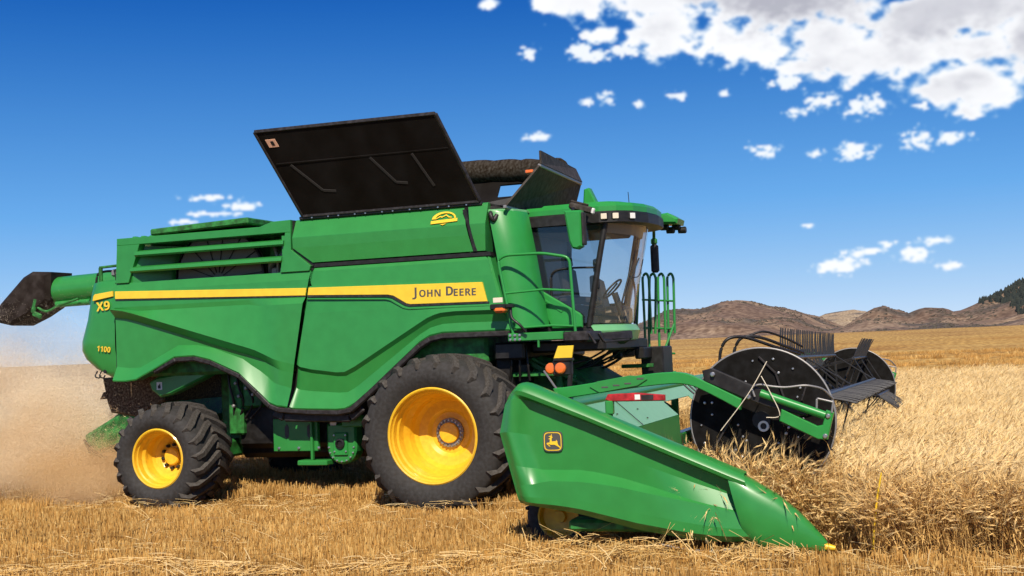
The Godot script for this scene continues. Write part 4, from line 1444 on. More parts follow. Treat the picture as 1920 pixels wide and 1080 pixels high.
func build_cab() -> void:
	# floor, rear wall
	var st := begin()
	var fl := []
	for i in 13:
		var z := 0.97 - i * 0.97 / 6.0
		fl.append([screen_x(2.45, z) + 0.02, -z])
	fl.append([0.92, 0.97])
	fl.append([0.92, -0.97])
	prism(st, fl, 2.30, 2.44, 0.01, plan_t())
	box(st, V(0.88, 2.3, -1.0), V(0.95, 3.95, 1.0), 0.01)
	var cab := part("cab", st, "black", combine)
	# pillars
	for s in [1.0, -1.0]:
		st = begin()
		tube(st, curve([V(1.80, 2.42, s * 0.955), V(1.92, 3.0, s * 0.965), V(2.02, 3.5, s * 0.955), V(2.12, 3.95, s * 0.93)], 4), 0.042 if s > 0 else 0.055, 10)
		part("pillar", st, "black" if s > 0 else "beige", cab)
		st = begin()
		tube(st, curve([V(0.93, 3.95, s * 0.99), V(0.90, 3.3, s * 1.0), V(0.98, 2.8, s * 1.0), V(1.10, 2.42, s * 1.0)], 5), 0.085, 10)
		part("pillar", st, "black", cab)
	# windscreen, curved pane
	st = begin()
	var g := []
	for i in 17:
		var z := 0.94 - i * 1.88 / 16.0
		var col := []
		for j in 9:
			var y := 2.47 + j * 1.44 / 8.0
			col.append(V(screen_x(y, z), y, z))
		g.append(col)
	net(st, g, true)
	part("windscreen", st, "glass", cab)
	for s in [1.0, -1.0]:
		st = begin()
		quad(st, V(1.04, 2.62, s * 0.985), V(1.80, 2.47, s * 0.965), V(2.06, 3.90, s * 0.945), V(0.96, 3.90, s * 0.985))
		part("side_window", st, "tinted_glass" if s > 0 else "glass", cab)
	st = begin()
	tube(st, curve([V(1.30, 2.66, 0.99), V(1.27, 3.0, 0.995), V(1.31, 3.22, 0.995), V(1.55, 3.27, 0.99), V(1.92, 3.26, 0.97)], 5), 0.016, 6)
	part("door_frame", st, "black", cab)
	# green panel below the side window
	st = begin()
	prism(st, [[1.0, 3.0], [1.06, 3.02], [1.70, 2.62], [1.73, 2.58], [1.73, 2.42], [1.28, 2.42]], 1.0, 1.05, 0.015)
	prism(st, [[1.16, 2.83], [1.20, 2.84], [1.45, 2.66], [1.43, 2.64]], 1.05, 1.062, 0.004)
	part("door_panel", st, "green_bright", cab)
	# roof: dark fascia, green cap
	st = begin()
	var ro := []
	for q in [[0.86, 1.04], [1.6, 1.07], [2.05, 1.08], [2.30, 1.02], [2.50, 0.82], [2.62, 0.48], [2.66, 0.0]]: ro.append(q)
	var o1 := []
	for q in ro: o1.append([q[0], -q[1]])
	for i in range(ro.size() - 2, -1, -1): o1.append([ro[i][0], ro[i][1]])
	prism(st, o1, 3.885, 4.045, 0.03, plan_t())
	part("roof_fascia", st, "black", cab)
	st = begin()
	var o2 := []
	for q in o1: o2.append([1.75 + (q[0] - 1.75) * 0.975, q[1] * 0.97])
	prism(st, o2, 4.04, 4.165, 0.05, plan_t())
	var o3 := []
	for q in o1: o3.append([1.65 + (q[0] - 1.65) * 0.72, q[1] * 0.75])
	prism(st, o3, 4.145, 4.215, 0.05, plan_t())
	var roof := part("roof", st, "green_bright", cab)
	st = begin()
	box(st, V(1.9, 4.21, 0.0), V(2.02, 4.26, 0.12), 0.01)
	part("antenna_base", st, "green", roof)
	st = begin()
	tube(st, [V(2.25, 4.2, 0.1), V(2.24, 4.40, 0.1)], 0.006, 5)
	part("antenna", st, "black", roof)
	# work lamps in the near front corner of the fascia
	for q in [[2.12, 1.05, 0.12, "cream_lens"], [2.27, 1.005, 0.42, "cream_lens"], [2.46, 0.84, 0.85, "white"]]:
		st = begin()
		var t := Transform3D(Basis(Vector3.UP, q[2]), V(q[0], 3.965, q[1]))
		cbox(st, t, V(0.115, 0.11, 0.07), 0.02)
		var lamp := part("work_lamp", st, "black", roof)
		st = begin()
		cbox(st, t * Transform3D(Basis(), V(0, 0, 0.036)), V(0.085, 0.08, 0.012), 0.02)
		part("lens", st, q[3], lamp)
	# lamp pod on the far front corner
	st = begin()
	prism(st, [[2.28, 4.06], [2.34, 4.14], [2.58, 4.16], [2.74, 4.06], [2.72, 3.98], [2.4, 4.0]], -1.45, -0.95, 0.03)
	part("lamp_pod", st, "green_bright", roof)
	st = begin()
	for i in 4:
		lathe(st, Transform3D(Basis(Vector3.UP, PI * 0.5), V(2.46 + i * 0.08, 3.96 - (i % 2) * 0.05, -1.2 - i * 0.06)), [Vector2(0.0, -0.05), Vector2(0.05, -0.05), Vector2(0.055, 0.06), Vector2(0.045, 0.075), Vector2(0, 0.07)], 12)
	part("work_lamp", st, "black", roof)
	# near side beacon bar
	st = begin()
	bar(st, V(1.68, 4.14, 1.25), V(2.02, 4.03, 1.30), 0.09, 0.10, 0.025)
	bar(st, V(1.70, 4.20, 1.22), V(1.95, 4.12, 1.26), 0.08, 0.03, 0.01)
	var bl := part("side_lamp_bar", st, "lid_worn", cab)
	st = begin()
	bar(st, V(2.015, 4.03, 1.30), V(2.05, 4.02, 1.305), 0.075, 0.085, 0.015)
	part("lens", st, "white", bl)
	# mirrors
	st = begin()
	var t0 := Transform3D(Basis(Vector3.UP, 0.0), Vector3.ZERO)
	prism(st, [[1.70, 4.03], [1.95, 4.02], [1.94, 3.52], [1.87, 3.485], [1.80, 3.50], [1.76, 3.60]], 1.48, 1.62, 0.025, t0)
	var mi := part("mirror_housing", st, "green_bright", cab)
	st = begin()
	box(st, V(1.945, 3.54, 1.49), V(1.985, 3.99, 1.62), 0.012)
	part("mirror_shell", st, "trim", mi)
	st = begin()
	tube(st, curve([V(1.80, 4.02, 1.52), V(1.75, 4.08, 1.3), V(1.7, 4.06, 1.0)]), 0.025, 8)
	part("mirror_arm", st, "black", mi)
	st = begin()
	cbox(st, Transform3D(Basis(Vector3.UP, 0.35), V(2.14, 3.52, -1.85)), V(0.13, 0.46, 0.10), 0.03)
	mi = part("mirror_housing", st, "trim", cab)
	st = begin()
	cbox(st, Transform3D(Basis(Vector3.UP, 0.35), V(2.14, 3.80, -1.85)), V(0.10, 0.10, 0.08), 0.02)
	tube(st, curve([V(2.14, 3.82, -1.85), V(2.18, 3.95, -1.7), V(2.3, 4.0, -1.2)]), 0.025, 8)
	part("mirror_arm", st, "green_dusty", mi)
	# wipers
	st = begin()
	tube(st, [V(screen_x(2.9, 0.55) + 0.03, 2.75, 0.50), V(screen_x(3.5, 0.3) + 0.04, 3.70, 0.20)], 0.014, 6)
	tube(st, [V(screen_x(3.0, 0.55) + 0.045, 2.85, 0.47), V(screen_x(3.5, 0.3) + 0.06, 3.40, 0.30)], 0.010, 6)
	tube(st, curve([V(screen_x(3.1, 0.3) + 0.05, 3.12, 0.34), V(screen_x(3.1, 0.1) + 0.06, 3.16, 0.1), V(screen_x(3.3, -0.1) + 0.05, 3.40, -0.05)]), 0.007, 5)
	part("wiper", st, "black", cab)
	# inside: seat, console, column, sun blind
	st = begin()
	cbox(st, Transform3D(Basis(Vector3.BACK, 0.12), V(1.28, 2.98, 0.1)), V(0.16, 0.72, 0.52), 0.06)
	cbox(st, Transform3D(Basis(), V(1.50, 2.68, 0.1)), V(0.52, 0.16, 0.52), 0.06)
	cbox(st, Transform3D(Basis(Vector3.BACK, 0.12), V(1.25, 3.42, 0.1)), V(0.12, 0.20, 0.28), 0.05)
	box(st, V(1.35, 2.44, -0.1), V(1.65, 2.62, 0.3), 0.03)
	part("driver_seat", st, "seat", cab)
	st = begin()
	cbox(st, Transform3D(Basis(Vector3.BACK, -0.1), V(1.55, 2.82, 0.52)), V(0.62, 0.12, 0.22), 0.04)
	cbox(st, Transform3D(Basis(Vector3.UP, 0.5), V(1.80, 3.05, 0.62)), V(0.05, 0.24, 0.32), 0.015)
	tube(st, [V(1.78, 2.8, 0.58), V(1.80, 3.0, 0.62)], 0.02, 6)
	part("console", st, "interior", cab)
	st = begin()
	tube(st, [V(2.10, 2.44, 0.05), V(1.96, 2.92, 0.08)], 0.05, 8)
	var wp := []
	for i in 21:
		var a := TAU * i / 20.0
		wp.append(V(1.93 + cos(a) * 0.13, 2.98 + cos(a) * 0.13, 0.08 + sin(a) * 0.19))
	tube(st, wp, 0.016, 6, false)
	tube(st, [V(1.85, 2.90, 0.08), V(2.01, 3.06, 0.08)], 0.014, 6)
	part("steering_wheel", st, "black", cab)
	st = begin()
	g = []
	for i in 9:
		var z := 0.86 - i * 1.72 / 8.0
		g.append([V(screen_x(3.88, z) - 0.06, 3.88, z), V(screen_x(3.74, z) - 0.07, 3.72 + 0.04 * absf(z), z)])
	net(st, g, true)
	part("sun_blind", st, "beige", cab)
	st = begin()
	box(st, V(0.96, 2.45, -0.9), V(1.15, 2.9, 0.9), 0.03)
	part("cab_lining", st, "interior", cab)
	st = begin()
	box(st, V(0.96, 3.80, -0.92), V(2.0, 3.90, 0.92), 0.03)
	part("headliner", st, "interior", cab)
	# lower far door, monitors on the pillar, floor hump, cooler box, hanging jacket-brown seat cover
	st = begin()
	box(st, V(1.0, 2.44, -1.0), V(1.85, 2.80, -0.95), 0.015)
	part("far_door_panel", st, "interior", cab)
	for q in [[1.90, 3.30, 0.80, 0.5], [1.90, 3.05, 0.82, 0.5]]:
		st = begin()
		cbox(st, Transform3D(Basis(Vector3.UP, q[3]), V(q[0], q[1], q[2])), V(0.04, 0.19, 0.26), 0.015)
		part("monitor", st, "black", cab)
	st = begin()
	box(st, V(1.62, 2.44, -0.75), V(2.02, 2.74, -0.25), 0.05)
	part("cool_box", st, "beige", cab)
	st = begin()
	cbox(st, Transform3D(Basis(Vector3.BACK, 0.2), V(1.62, 2.90, -0.35)), V(0.14, 0.55, 0.42), 0.06)
	cbox(st, Transform3D(Basis(), V(1.75, 2.66, -0.35)), V(0.38, 0.14, 0.42), 0.05)
	part("passenger_seat", st, "beige", cab)
	st = begin()
	tube(st, curve([V(2.02, 2.46, -0.80), V(2.06, 2.9, -0.78), V(2.02, 3.3, -0.80), V(2.1, 3.6, -0.84)]), 0.018, 6)
	part("grab_rail", st, "black", cab)
	# nose of the cab under the screen: pale green lip and black bumper
	st = begin()
	g = []
	for i in 15:
		var z := 0.97 - i * 1.94 / 14.0
		var x := screen_x(2.45, z)
		g.append([V(x - 0.02, 2.455, z), V(x + 0.05, 2.44, z * 1.01), V(x + 0.10, 2.36, z * 1.02), V(x + 0.06, 2.22, z)])
	net(st, g, false)
	part("cab_nose", st, "green_dust_sheen", cab)
	st = begin()
	g = []
	for i in 15:
		var z := 1.02 - i * 2.04 / 14.0
		var x := screen_x(2.45, minf(absf(z), 0.95))
		g.append([V(x + 0.01, 2.40, z * 1.03), V(x + 0.125, 2.34 - 0.05 * smoothstep(0.2, 1.0, absf(z)), z * 1.04), V(x + 0.13, 2.24, z * 1.04), V(x + 0.0, 2.16, z)])
	for i in 8: pass
	net(st, g.slice(0, 6), false)
	part("cab_bumper", st, "trim", cab)

func build_platform() -> void:
	var st := begin()
	box(st, V(0.86, 2.255, 1.0), V(1.66, 2.37, 1.76), 0.012)
	var pf := part("platform", st, "green", combine)
	st = begin()
	box(st, V(1.66, 2.21, 1.02), V(2.02, 2.36, 1.78), 0.03)
	bar(st, V(2.02, 2.33, 1.74), V(2.10, 2.18, 1.70), 0.05, 0.03, 0.008)
	bar(st, V(2.12, 2.32, 1.60), V(2.18, 2.20, 1.55), 0.05, 0.03, 0.008)
	bar(st, V(2.18, 2.20, 1.55), V(2.42, 2.22, 1.1), 0.04, 0.03, 0.008)
	part("step", st, "trim", pf)
	for x in [0.90, 0.97, 1.04]:
		for y in [2.28, 2.34]:
			st = begin()
			lathe(st, Transform3D(Basis(), V(x, y, 1.76)), [Vector2(0.02, 0), Vector2(0.02, 0.02), Vector2(0, 0.025)], 6)
			part("bolt", st, "steel", pf)
	st = begin()
	bar(st, V(1.30, 2.26, 1.74), V(1.30, 2.16, 1.74), 0.03, 0.03, 0.006)
	part("bracket", st, "green", pf)
	st = begin()
	tube(st, fillet([V(0.93, 2.36, 1.73), V(0.75, 3.40, 1.73), V(0.86, 3.46, 1.73), V(1.40, 3.455, 1.73), V(1.79, 3.375, 1.73), V(1.83, 2.36, 1.73)], 0.09), 0.021, 8)
	tube(st, [V(0.835, 2.93, 1.73), V(1.40, 2.955, 1.73), V(1.805, 2.915, 1.73)], 0.017, 8)
	tube(st, [V(0.92, 2.44, 1.73), V(1.50, 2.455, 1.73), V(1.825, 2.43, 1.73)], 0.017, 8)
	part("handrail", st, "green_bright", combine)
	# marker lamp on the body nose
	st = begin()
	box(st, V(0.68, 2.70, 1.72), V(0.90, 2.78, 1.95), 0.015)
	box(st, V(0.86, 2.72, 1.80), V(1.0, 2.77, 1.9), 0.01)
	var ml := part("marker_lamp", st, "black", combine)
	st = begin()
	box(st, V(0.74, 2.655, 1.78), V(0.90, 2.735, 1.97), 0.03)
	part("lens", st, "amber", ml)
	st = begin()
	box(st, V(0.70, 2.80, 1.83), V(0.84, 2.87, 1.86), 0.004)
	part("reflector", st, "cream_lens", ml)
	st = begin()
	tube(st, curve([V(0.95, 2.72, 1.84), V(0.97, 2.58, 1.86), V(1.08, 2.48, 1.86), V(1.15, 2.38, 1.82)]), 0.02, 7)
	part("cable", st, "black", ml)
	# far ladder with its rails
	st = begin()
	for x in [[2.02, 2.02, -1.45], [2.10, 2.05, -1.6], [2.20, 2.18, -1.75], [2.32, 2.30, -1.9]]:
		tube(st, fillet([V(x[1] - 0.02, 1.45, x[2]), V(x[1], 2.4, x[2]), V(x[0], 3.22, x[2]), V(x[0] + 0.06, 3.28, x[2]), V(x[0] + 0.10, 3.2, x[2]), V(x[1] + 0.10, 2.3, x[2])], 0.05), 0.022, 7)
	for y in [2.85, 2.4, 2.0, 1.7]:
		tube(st, [V(2.0, y, -1.45), V(2.38, y - 0.03, -1.92)], 0.018, 6)
	tube(st, [V(1.9, 2.4, -1.4), V(1.96, 3.1, -1.4)], 0.02, 6)
	tube(st, [V(2.25, 1.9, -1.5), V(2.40, 2.45, -1.9)], 0.02, 6)
	part("ladder_rail", st, "green", combine)

# ---------------------------------------------------------------- header
func shell_top(x: float) -> float:
	return interp([[2.44, 1.74], [2.50, 1.795], [2.58, 1.82], [2.70, 1.775], [4.76, 0.89]], x)

func shell_bottom(x: float) -> float:
	return interp([[2.47, 0.60], [2.67, 0.565], [3.1, 0.50], [3.7, 0.345], [4.22, 0.26], [4.55, 0.235], [4.92, 0.26]], x)

func build_header() -> void:
	header = holder("grain_header", self)
	tag(header, "wide green cutting header with black reel discs and pointed side divider", "header")
	build_divider(6.0, 1.0)
	build_divider(-6.0, -1.0)
	var st := begin()
	# back wall: sloping upper sheet and upright lower sheet on both sides of the intake
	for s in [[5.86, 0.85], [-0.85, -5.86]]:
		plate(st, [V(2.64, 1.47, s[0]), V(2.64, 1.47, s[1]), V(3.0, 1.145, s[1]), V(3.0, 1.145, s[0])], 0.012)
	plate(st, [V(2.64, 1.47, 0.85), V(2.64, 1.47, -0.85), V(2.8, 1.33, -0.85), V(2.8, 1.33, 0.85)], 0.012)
	var bs := part("back_slope", st, "green_dust_sheen", header, "pale sloping top of the header back wall, dust and sky sheen in its colour")
	st = begin()
	for s in [[5.86, 3.0], [2.98, 0.85], [-0.85, -2.98], [-3.0, -5.86]]:
		plate(st, [V(3.005, 1.14, s[0]), V(3.005, 1.14, s[1]), V(3.03, 0.58, s[1]), V(3.03, 0.58, s[0])], 0.012)
	part("back_wall", st, "green_bright", header)
	st = begin()
	for z in [4.9, 2.9]:
		plate(st, [V(2.655, 1.47, z + 0.006), V(2.655, 1.47, z - 0.006), V(3.01, 1.155, z - 0.006), V(3.01, 1.155, z + 0.006)], 0.006)
	part("sheet_joint", st, "trim", bs)
	st = begin()
	for z in [4.4, 3.4, 2.4]:
		for k in 3:
			var t := 0.15 + k * 0.35
			lathe(st, Transform3D(Basis(Vector3.RIGHT, -PI * 0.5), V(lerpf(2.64, 3.0, t), lerpf(1.48, 1.155, t), z)), [Vector2(0.014, 0), Vector2(0.012, 0.012), Vector2(0, 0.014)], 6)
	part("bolt", st, "trim", bs)
	st = begin()
	tube(st, [V(2.56, 1.50, 5.86), V(2.56, 1.50, -5.86)], 0.09, 14)
	box(st, V(2.45, 0.55, -5.86), V(2.62, 0.75, 5.86), 0.02)
	for z in [5.8, 4.2, 2.6, 1.0, -1.0, -2.6, -4.2, -5.8]:
		box(st, V(2.50, 0.6, z - 0.05), V(2.60, 1.5, z + 0.05), 0.015)
	part("main_beam", st, "green", header)
	# draper belts and cutter bar
	st = begin()
	for s in [[5.7, 0.95], [-0.95, -5.7]]:
		plate(st, [V(3.04, 0.58, s[0]), V(3.04, 0.58, s[1]), V(4.22, 0.30, s[1]), V(4.22, 0.30, s[0])], 0.02)
		plate(st, [V(3.04, 0.46, s[0]), V(3.04, 0.46, s[1]), V(4.22, 0.22, s[1]), V(4.22, 0.22, s[0])], 0.02)
	plate(st, [V(2.6, 0.52, 0.95), V(2.6, 0.52, -0.95), V(4.2, 0.26, -0.95), V(4.2, 0.26, 0.95)], 0.02)
	part("draper_belt", st, "belt", header)
	st = begin()
	box(st, V(4.22, 0.20, -5.8), V(4.34, 0.27, 5.8), 0.012)
	part("cutter_bar", st, "steel_dull", header)
	st = begin()
	prism(st, [[0, -0.02], [0.10, -0.012], [0.14, 0.0], [0.10, 0.012], [0, 0.02]], -0.01, 0.012, 0.003, plan_t())
	var guard := done(st)
	var gt := []
	for i in 150: gt.append(Transform3D(Basis(), V(4.34, 0.235, -5.75 + i * 0.0772)))
	copies("knife_guards", guard, gt, [], "steel_dull", header).set_meta("kind", "stuff")
	# gauge wheel
	for z in [5.25, -5.25]:
		var w := holder("gauge_wheel", header, V(2.66, 0.36, z))
		st = begin()
		lathe(st, Transform3D(), [Vector2(0.22, -0.12), Vector2(0.24, -0.13), Vector2(0.31, -0.13), Vector2(0.35, -0.10), Vector2(0.365, 0.0), Vector2(0.35, 0.10), Vector2(0.31, 0.13), Vector2(0.24, 0.13), Vector2(0.22, 0.12)], 48, true)
		for i in 24:
			var a := TAU * i / 24.0
			cbox(st, Transform3D(Basis(Vector3.BACK, a), V(cos(a) * 0.36, sin(a) * 0.36, 0.06 if i % 2 else -0.06)), V(0.035, 0.035, 0.12), 0.006)
		part("tyre", st, "rubber", w)
		st = begin()
		lathe(st, Transform3D(), [Vector2(0.20, -0.11), Vector2(0.235, -0.11), Vector2(0.235, 0.115), Vector2(0.225, 0.125), Vector2(0.21, 0.12), Vector2(0.19, 0.04), Vector2(0.07, 0.03), Vector2(0.06, 0.08), Vector2(0, 0.08)], 40)
		part("rim", st, "rim_yellow", w)
		st = begin()
		bar(st, V(0, 0, -0.2), V(-0.02, 0.45, -0.2), 0.06, 0.10, 0.015)
		tube(st, [V(0, 0, -0.2), V(0, 0, 0.05)], 0.03, 8)
		part("wheel_arm", st, "green_dusty", w)
	build_reel_arms()
	build_reel()
	# lamp stalk with amber lamps and a yellow board
	var lm := holder("lamp_stalk", header, V(2.66, 1.5, 4.9))
	st = begin()
	bar(st, V(0.02, 0.0, 0), V(0.06, 0.38, 0), 0.04, 0.05, 0.01)
	box(st, V(-0.14, 0.34, -0.06), V(0.08, 0.52, 0.03), 0.02)
	box(st, V(-0.12, 0.50, -0.04), V(0.10, 0.535, 0.05), 0.01)
	part("lamp_body", st, "black", lm)
	for q in [[-0.06, 0.0], [-0.185, -0.05]]:
		st = begin()
		lathe(st, Transform3D(Basis(), V(q[0] + 0.02, 0.425, 0.03 + q[1])), [Vector2(0.062, 0.0), Vector2(0.062, 0.03), Vector2(0.048, 0.045), Vector2(0, 0.05)], 20, false)
		part("lens", st, "amber", lm)
	st = begin()
	prism(st, [[-0.115, 0.535], [0.095, 0.535], [0.12, 0.67], [-0.06, 0.67]], 0.02, 0.045, 0.004)
	part("reflector_board", st, "yellow", lm)
	# header side rod
	st = begin()
	tube(st, [V(2.45, 1.90, 5.0), V(2.82, 1.66, 5.6)], 0.012, 6)
	part("rod", st, "steel_dull", header)

func build_divider(zc: float, out: float) -> void:
	var st := begin()
	var g := []
	var ss := [0.0, 0.012, 0.03, 0.05, 0.075, 0.10, 0.13, 0.17, 0.22, 0.28, 0.34, 0.40, 0.46, 0.52, 0.58, 0.64, 0.70, 0.76, 0.82, 0.88, 0.94, 1.0]
	for s in ss:
		var xt := lerpf(2.45, 4.77, s)
		var xb := lerpf(2.48, 4.90, s)
		var yt := shell_top(xt)
		var yb := shell_bottom(xb)
		var H := yt - yb
		var lt := interp([[0.0, 1.02], [0.12, 0.93], [0.30, 0.925], [0.45, 0.85], [0.78, 0.62], [1.0, 0.50]], s)
		var lb := interp([[0.0, 0.78], [0.10, 0.80], [0.16, 0.83], [0.30, 0.82], [0.45, 0.77], [0.78, 0.605], [1.0, 0.49]], s)
		var side := smoothstep(0.045, 0.105, s)           # 0 on the raised rear border
		var ledge := side * (1.0 - smoothstep(0.55, 0.80, s))
		var edge := 1.0 - smoothstep(0.0, 0.05, s)
		var z0 := 0.165 - 0.10 * edge
		var rows := [[yt, -0.08], [yt - 0.004, 0.09 - 0.08 * edge], [yt - 0.035, z0 - 0.02], [yt - 0.075, z0], [yt - 0.115, z0 - 0.012], [yt - 0.155, lerpf(z0, 0.035, side)], [lerpf(yt - 0.155, lt, 0.5), lerpf(z0, 0.028, side)], [lt, lerpf(z0, lerpf(0.10, 0.02, ledge), side)], [lb, lerpf(z0, lerpf(0.115, 0.145, ledge), side)], [lerpf(lb, yb, 0.55), lerpf(z0, 0.15, side)], [lerpf(lb, yb, 0.80), 0.15 - 0.09 * edge], [yb, 0.07 - 0.04 * edge], [yb + 0.01, -0.10]]
		var col := []
		for r in rows:
			var y: float = r[0]
			var v := clampf((yt - y) / H, 0.0, 1.0)
			var tent := v / 0.29 if v < 0.29 else (1.0 - v) / 0.71
			var x := lerpf(xt, xb, v) - 0.185 * tent * clampf(1.0 - s / 0.35, 0.0, 1.0)
			col.append(V(x, y, zc + out * r[1]))
		g.append(col)
	for i in g.size() - 1:
		for j in g[i].size() - 1:
			st.set_smooth_group(1 if j < 3 else j + 2)
			quad(st, g[i][j], g[i][j + 1], g[i + 1][j + 1], g[i + 1][j])
	st.set_smooth_group(-1)
	# rear border wraps round to the inner side
	for j in g[0].size() - 1:
		var a: Vector3 = g[0][j]
		var b: Vector3 = g[0][j + 1]
		quad(st, a, b, V(b.x + 0.02, b.y, zc - out * 0.1), V(a.x + 0.02, a.y, zc - out * 0.1))
	var shell := part("side_divider", st, "green", header, "large moulded green end shield with a leaping deer emblem" if out > 0 else "far green end shield")
	# inner wall
	st = begin()
	var pl := []
	for i in 12:
		var x := lerpf(2.5, 4.75, i / 11.0)
		pl.append([x, shell_top(x) - 0.02])
	for i in 12:
		var x := lerpf(4.85, 2.5, i / 11.0)
		pl.append([x, shell_bottom(x) + 0.02])
	prism(st, pl, minf(zc - out * 0.10, zc - out * 0.16), maxf(zc - out * 0.10, zc - out * 0.16), 0.0)
	part("inner_wall", st, "green_dusty", shell)
	# pointed nose
	st = begin()
	var secs := []
	for q in [[4.70, 0.93, 0.26, 0.17], [4.76, 0.905, 0.22, 0.185], [4.86, 0.835, 0.17, 0.18], [5.05, 0.69, 0.16, 0.16], [5.22, 0.55, 0.155, 0.13], [5.36, 0.41, 0.15, 0.09], [5.46, 0.295, 0.15, 0.045], [5.50, 0.24, 0.16, 0.015]]:
		var ring_pts := []
		var cy: float = (q[1] + q[2]) * 0.5
		var hy: float = (q[1] - q[2]) * 0.5
		for i in 21:
			var a := TAU * i / 20.0
			var cx := signf(cos(a)) * pow(absf(cos(a)), 0.65)
			var sy := signf(sin(a)) * pow(absf(sin(a)), 0.75)
			ring_pts.append(V(q[0] + (0.10 - 0.16 * (1.0 - (sy * 0.5 + 0.5))) * -1.0 * clampf((5.0 - q[0]) / 0.3, 0.0, 1.0), cy + sy * hy, zc + out * cx * q[3]))
		secs.append(ring_pts)
	net(st, secs, true)
	part("nose_cone", st, "green", shell)
	st = begin()
	tube(st, [V(5.47, 0.20, zc), V(5.57, 0.18, zc)], [0.04, 0.022], 10)
	part("nose_tip", st, "yellow", shell)
	# skid and dark parts under the shell
	st = begin()
	box(st, V(2.95, 0.30, zc - out * 0.25 - 0.1), V(4.6, 0.42, zc - out * 0.25 + 0.2), 0.03)
	part("under_frame", st, "green_dusty", shell)
	st = begin()
	tube(st, curve([V(3.9, 0.20, zc + out * 0.02), V(4.3, 0.14, zc + out * 0.02), V(4.7, 0.19, zc + out * 0.02), V(4.93, 0.42, zc + out * 0.04)]), 0.014, 6)
	part("skid_rod", st, "steel_dull", shell)
	if out > 0.0:
		build_deer(shell)

func build_deer(parent: Node3D) -> void:
	var at := V(2.858, 1.215, 6.040)
	var k := 0.205 / 780.0
	var t := Transform3D(Basis(), at)
	var sq := func(r: float) -> Array:
		var o := []
		for i in 40:
			var a := TAU * i / 40.0
			var s := pow(pow(absf(cos(a)), 5.0) + pow(absf(sin(a)), 5.0), -0.2)
			o.append([cos(a) * s * r * k, sin(a) * s * r * k])
		return o
	var st := begin()
	prism(st, sq.call(392.0), -0.02, 0.006, 0.001, t)
	var b := part("emblem", st, "dark", parent, "black and yellow leaping deer emblem")
	st = begin()
	var o: Array = sq.call(350.0)
	var inn: Array = sq.call(318.0)
	for i in 40:
		var j := (i + 1) % 40
		quad(st, t * V(o[i][0], o[i][1], 0.009), t * V(inn[i][0], inn[i][1], 0.009), t * V(inn[j][0], inn[j][1], 0.009), t * V(o[j][0], o[j][1], 0.009))
	var deer := []
	for q in [[385, 462], [440, 440], [470, 405], [440, 395], [380, 385], [440, 355], [470, 372], [450, 320], [495, 375], [505, 290], [525, 300], [522, 390], [560, 410], [520, 440], [505, 490], [510, 560], [530, 575], [600, 562], [675, 570], [690, 508], [738, 575], [735, 640], [775, 720], [850, 790], [832, 822], [760, 775], [680, 725], [600, 692], [520, 695], [460, 695], [385, 668], [372, 690], [450, 750], [430, 772], [340, 700], [300, 660], [320, 618], [420, 612], [432, 560], [445, 495], [385, 478]]:
		deer.append([(q[0] - 550) * k, (570 - q[1]) * k])
	prism(st, deer, 0.0, 0.010, 0.0, t)
	part("emblem_figure", st, "yellow", b)

